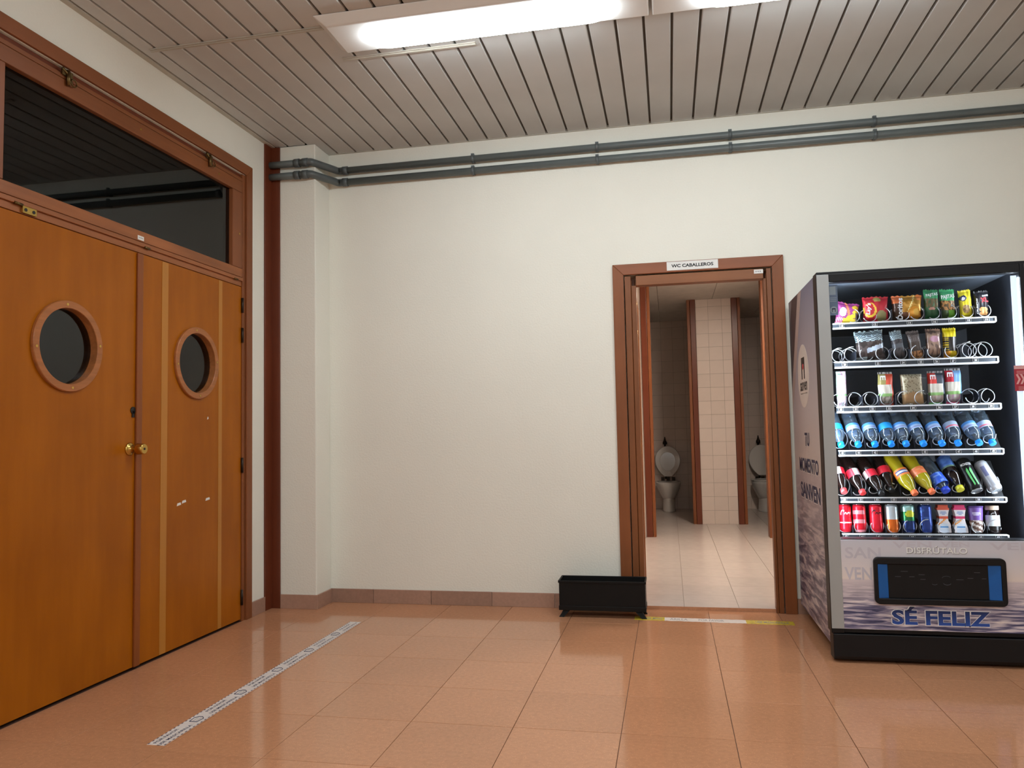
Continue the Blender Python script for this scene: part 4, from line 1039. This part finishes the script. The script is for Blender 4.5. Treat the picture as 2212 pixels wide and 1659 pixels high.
for i, x in enumerate(capx):
    full = i in (0, 3); redt = i in (7, 9)
    def wl(a, h_, full=full, redt=redt, i=i):
        if full: return (40, 168, 250)
        if redt: return (226, 120, 140) if .12 < h_ < .42 and abs(a) < .18 else (186, 208, 240)
        if h_ > .62: return (90, 164, 240)
        if .1 < h_ < .4 and abs(a + .02) < .15: return (150, 158, 206)
        return (170, 204, 244)
    kind = 'solid bright blue label' if full else 'pale label with pink lettering' if redt else 'pale blue label'
    bottle('water_bottle', f'water bottle with {kind}, {ords[i]} from left on the fourth shelf', 'bottle', GW, (x, -.872, .992), (-.02 if i in (8, 5, 6) else 0), .2, wprof, 'pet', 'capblue', [(.084, .120, .0322, wl, 'print')])
GD = 'drinks on the fifth shelf'
cprof = [(.018, .0125), (.028, .0135), (.050, .021), (.075, .0295), (.090, .0315), (.10, .030), (.125, .030), (.14, .0315), (.185, .0315), (.205, .030), (.215, .024)]
def cl(s):
    def f(a, h_):
        if s < a < s + .16: return (240, 236, 238)
        return (226, 34, 56)
    return f
for (x, z), cm_, s_, lb, ln in (((3.339, .772), 'capred', -.10, 'cola bottle with red cap, first from left on the fifth shelf', 0), ((3.423, .766), 'capred', .0, 'cola bottle with red cap tilted, second from left on the fifth shelf', -.03), ((3.505, .764), 'capblack', -.26, 'cola bottle with black cap, third from left on the fifth shelf', -.04), ((3.556, .776), 'capblack', .3, 'cola bottle set back in shadow beside the first orange soda', -.01)):
    bottle('cola_bottle', lb, 'bottle', GD, (x, -.872 + (.02 if s_ == .3 else 0), z), ln, .2, cprof, 'cola', cm_, [(.092, .132, .0318, cl(s_), 'print')])
def ol(a, h_):
    if -.14 < a < .16 and .25 < h_ < .75: return (226, 232, 244) if abs(h_ - .5) < .17 else (50, 70, 150)
    return (250, 140, 60)
def ol2(a, h_):
    return (250, 160, 110) if noise.noise(Vector((a * 9, h_ * 4, 1))) > .1 else (248, 132, 72)
oprof = [(.018, .0125), (.03, .0135), (.055, .025), (.08, .0325), (.10, .033), (.13, .031), (.155, .027), (.185, .0305), (.21, .033), (.235, .030)]
bottle('orange_soda_bottle', 'yellow-green orange soda bottle with orange cap and blue-lettered label', 'bottle', GD, (3.648, -.885, .764), -.05, .2, oprof, 'orange_drink', 'caporange', [(.098, .138, .0335, ol, 'print')])
bottle('orange_soda_bottle', 'yellow-green orange soda bottle with orange cap and plain orange label', 'bottle', GD, (3.722, -.885, .770), -.05, .2, oprof, 'orange_drink', 'caporange', [(.098, .138, .0335, ol2, 'print')])
def bll(a, h_): return (44, 96, 220) if noise.noise(Vector((a * 12, h_ * 5, 4))) < .2 else (120, 160, 236)
bottle('sports_drink_bottle', 'clear drink bottle with royal blue label and blue cap on fifth shelf', 'bottle', GD, (3.786, -.872, .775), -.05, .2, cprof, 'pet', 'capnavy', [(.040, .095, .0322, bll, 'print')], capr=.019)
def tea(a, h_): return (120, 150, 130) if h_ < .12 else (88, 132, 206) if noise.noise(Vector((a * 6, h_ * 4, 2))) < .15 else (70, 108, 190)
bottle('iced_tea_bottle', 'dark tea bottle with blue upper label and yellow cap on fifth shelf', 'bottle', GD, (3.846, -.872, .781), -.02, .2, cprof, 'cola', 'capyellow', [(.118, .186, .0322, tea, 'print')], capr=.018)
def can(name, label, P_, D, R_, L, paint, group, lid0=True, sub=None):
    P_ = Vector(P_); D = Vector(D).normalized(); t = root(name, tuple(P_), label, 'can', group)
    n = 18; pr = [(0, R_ * .82), (.004, R_ * .86), (.012, R_)] + [(.012 + (L - .022) * q / n, R_) for q in range(1, n + 1)] + [(L - .003, R_ * .86), (L, R_ * .80)]
    MB().lathe(pr, P_, D, 40, 0, lambda a, h_: lin(*paint(a, h_ / L)), caps=False).build('body', M['canprint'], t)
    for s_ in (0, 1):
        q = P_ + D * (L * s_); dd = D if s_ else -D
        k = MB(); k.lathe([(-.004, R_ * .80), (.001, R_ * .84), (.0015, R_ * .80), (-.002, R_ * .76)], q, dd, 28, 0, ref=Vector((1, 0.01, 0.01))); k.build('end', M['lid'], t)
    return t
def mon(a, h_):
    return (18, 18, 20)
mc = can('energy_drink_can', 'black energy drink can with green claw mark on fifth shelf', (3.915, -.868, .778), (-.035, .10, .16), .0315, .165, mon, GD)
dm = Vector((-.035, .10, .16)).normalized(); em_ = (Vector((0, -1, 0)) - Vector((0, -1, 0)).dot(dm) * dm).normalized(); sd_ = dm.cross(em_)
if sd_.x < 0: sd_ = -sd_
pm0 = Vector((3.915, -.868, .778)); cw = MB()
def onc(s_, t, r_=.0319): 
    a = s_ / r_; return pm0 + dm * t + (em_ * math.cos(a) + sd_ * math.sin(a)) * r_
for off in (-.011, .004):
    pts = [(off - .003, .095), (off + .004, .110), (off + .007, .100), (off + .0085, .055), (off + .010, .022), (off + .004, .016), (off + .003, .030), (off, .055)]
    b = len(cw.v); cw.v += [tuple(onc(*p)) for p in pts]; cw.face(range(b, b + len(pts)))
text(cw, 'MONSTER', (0, 0, 0), (1, 0, 0), (0, 0, 1), .050, .013, 1, .02, warp=lambda a, b_: onc(a, .128 + b_))
cw.build('claw_print', [mat('green_claw', (110, 214, 120), .5), M['white_ink']], mc)
def wht(a, h_): return (226, 228, 236) if not (abs(a + .06) < .05 and .45 < h_ < .8) else (150, 156, 200)
can('energy_drink_can', 'silver white slim can, far right of fifth shelf', (3.998, -.868, .778), (-.045, .10, .15), .0285, .155, wht, GD)
# bottom shelf
G6 = 'drinks on the bottom shelf'
def coke(k):
    def f(a, h_):
        if k == 1 and (int(h_ * 9) % 3 == 0 or .12 < a < .2): return (244, 150, 160)
        if k == 0 and .32 < h_ < .36: return (246, 220, 224)
        return (224, 26, 48)
    return f
def c4(a, h_): return (226, 108, 32) if h_ < .46 and abs(a) < .19 else (196, 204, 210)
def c5(a, h_):
    if ell(a, h_, .02, .66, .12, .12): return (206, 214, 60)
    return (166, 214, 206) if h_ > .72 else (36, 122, 66) if h_ > .42 else (24, 50, 110)
def c6(a, h_): return (40, 64, 136) if noise.noise(Vector((a * 6, h_ * 5, 1))) < .2 else (62, 96, 170)
zf = .578
for i, (x, lb, pf) in enumerate(((3.350, 'red cola can with white script, first from left on the bottom shelf', coke(0)), (3.416, 'red can with pink checks and bands, second from left on the bottom shelf', coke(1)), (3.490, 'red cola can with dark script, third from left on the bottom shelf', coke(2)), (3.560, 'silver can with orange lower half on the bottom shelf', c4), (3.633, 'green and navy can with a lemon on the bottom shelf', c5), (3.708, 'dark blue can on the bottom shelf beside the juice cartons', c6))):
    cn = can('drink_can', lb, (x, -.806, zf), (0, .10, 1), .0300, .132, pf, G6)
    if i in (0, 2):
        k = MB(); text(k, 'Coca', (0, 0, 0), (1, 0, 0), (0, 0, 1), .050, .034, 0, .02, .3, warp=lambda a, b_, x=x: (x + .0306 * math.sin(a / .0306), -.806 + .0092 - .0306 * math.cos(a / .0306), zf + .092 + b_)); k.build('script', M['white_ink' if i == 0 else 'ink'], cn)
def carton(cx_, label, acc):
    def pf(u, v):
        if v > .84: return acc
        if v > .60: return (232, 226, 226) if not ell(u, v, .5, .72, .32, .07) else (170, 180, 206)
        if v > .52: return acc
        if v < .30 and abs(u - .5) < .34: return (226, 236, 248) if v < .16 or v > .22 else (90, 160, 224)
        if abs((v - .45) - (u - .5) * .3) < .04: return (250, 170, 90)
        return (238, 232, 232)
    mb = MB(); n = 12; m = 22; w0, w1 = .030, .024
    for j in range(m + 1):
        v = j / m; hw = .029 - .010 * math.sin(PI * min(1, max(0, (v - .15) / .75))) if v < .9 else .022; dp = .022 * (1 - .3 * v)
        for i in range(n + 1): mb.v.append((cx_ - hw + 2 * hw * i / n, -.822 + v * .012, zf + .002 + v * .128))
        for i in range(n + 1): mb.v.append((cx_ - hw + 2 * hw * i / n, -.822 + 2 * dp + v * .012, zf + .002 + v * .128))
    r_ = 2 * (n + 1)
    for j in range(m):
        for i in range(n):
            c_ = lin(*pf((i + .5) / n, (j + .5) / m)); a = j * r_ + i
            mb.face((a, a + 1, a + r_ + 1, a + r_), 0, c_); a += n + 1; mb.face((a + 1, a, a + r_, a + r_ + 1), 0, c_)
        c_ = lin(*pf(.02, (j + .5) / m)); a = j * r_; mb.face((a + n + 1, a, a + r_, a + r_ + n + 1), 0, c_); a = j * r_ + n; mb.face((a, a + n + 1, a + r_ + n + 1, a + r_), 0, c_)
    mb.face([i for i in range(n + 1)] + [n + 1 + i for i in range(n, -1, -1)], 0, (.8, .8, .8)); b = m * r_; mb.face([b + i for i in range(n + 1)][::-1] + [b + n + 1 + i for i in range(n + 1)], 0, lin(*acc))
    tag(mb.build('juice_carton', M['print'], loc=(cx_, -.80, zf)), label, 'carton', G6)
carton(3.784, 'small white juice carton with red-orange bands beside the dark blue can', (226, 96, 70))
carton(3.856, 'small white juice carton with pink bands beside the purple cup', (214, 60, 110))
cu = root('coffee_cup', (3.927, -.80, zf), 'purple and brown swirled coffee cup with lid on the bottom shelf', 'cup', G6)
def cp(a, h_):
    h_ /= .118
    if h_ > .52: return (126, 92, 176) if not (ell(a, h_, -.03, .76, .10, .07)) else (206, 196, 232)
    k = (a * 3 + h_ * 5) % 1
    return (226, 214, 206) if k < .45 else (112, 82, 70)
MB().lathe([(.118 * q / 22, .0235 + .0085 * q / 22) for q in range(23)], (3.927, -.806, zf), (0, .08, 1), 40, 0, lambda a, h_: lin(*cp(a, h_))).build('body', M['print'], cu)
MB().lathe([(0, .0335), (.006, .034), (.007, .030)], (3.927, -.806 + .0095, zf + .118), (0, .08, 1), 32).build('lid', mat('purple_lid', (92, 66, 140), .35), cu)
MB().lathe([(0, .0232), (.010, .0238)], (3.927, -.8065, zf), (0, .08, 1), 32).build('foot_ring', M['lid'], cu)
mbt = root('milk_coffee_bottle', (3.998, -.80, zf), 'dark bottle with white label and beige cap, far right of the bottom shelf', 'bottle', G6)
D6 = (0, .08, 1); P6 = (3.998, -.806, zf)
MB().lathe([(0, .026), (.004, .029), (.088, .029), (.098, .025), (.106, .024)], P6, D6, 32).build('body', M['cola'], mbt)
MB().lathe([(.012 + .07 * q / 14, .0296) for q in range(15)], P6, D6, 40, 0, lambda a, h_: lin(*((222, 228, 226) if noise.noise(Vector((a * 8, h_ * 60, 3))) < .25 else (176, 188, 190)) if h_ > .03 else lin(216, 206, 190)), caps=False).build('label', M['print'], mbt)
MB().lathe([(.106, .027), (.108, .0285), (.124, .0285), (.126, .027)], P6, D6, 32).build('cap', mat('beige_cap', (206, 182, 158), .4), mbt)

for o in bpy.data.objects:
    for k in ('_w', '_front'):
        if k in o: del o[k]
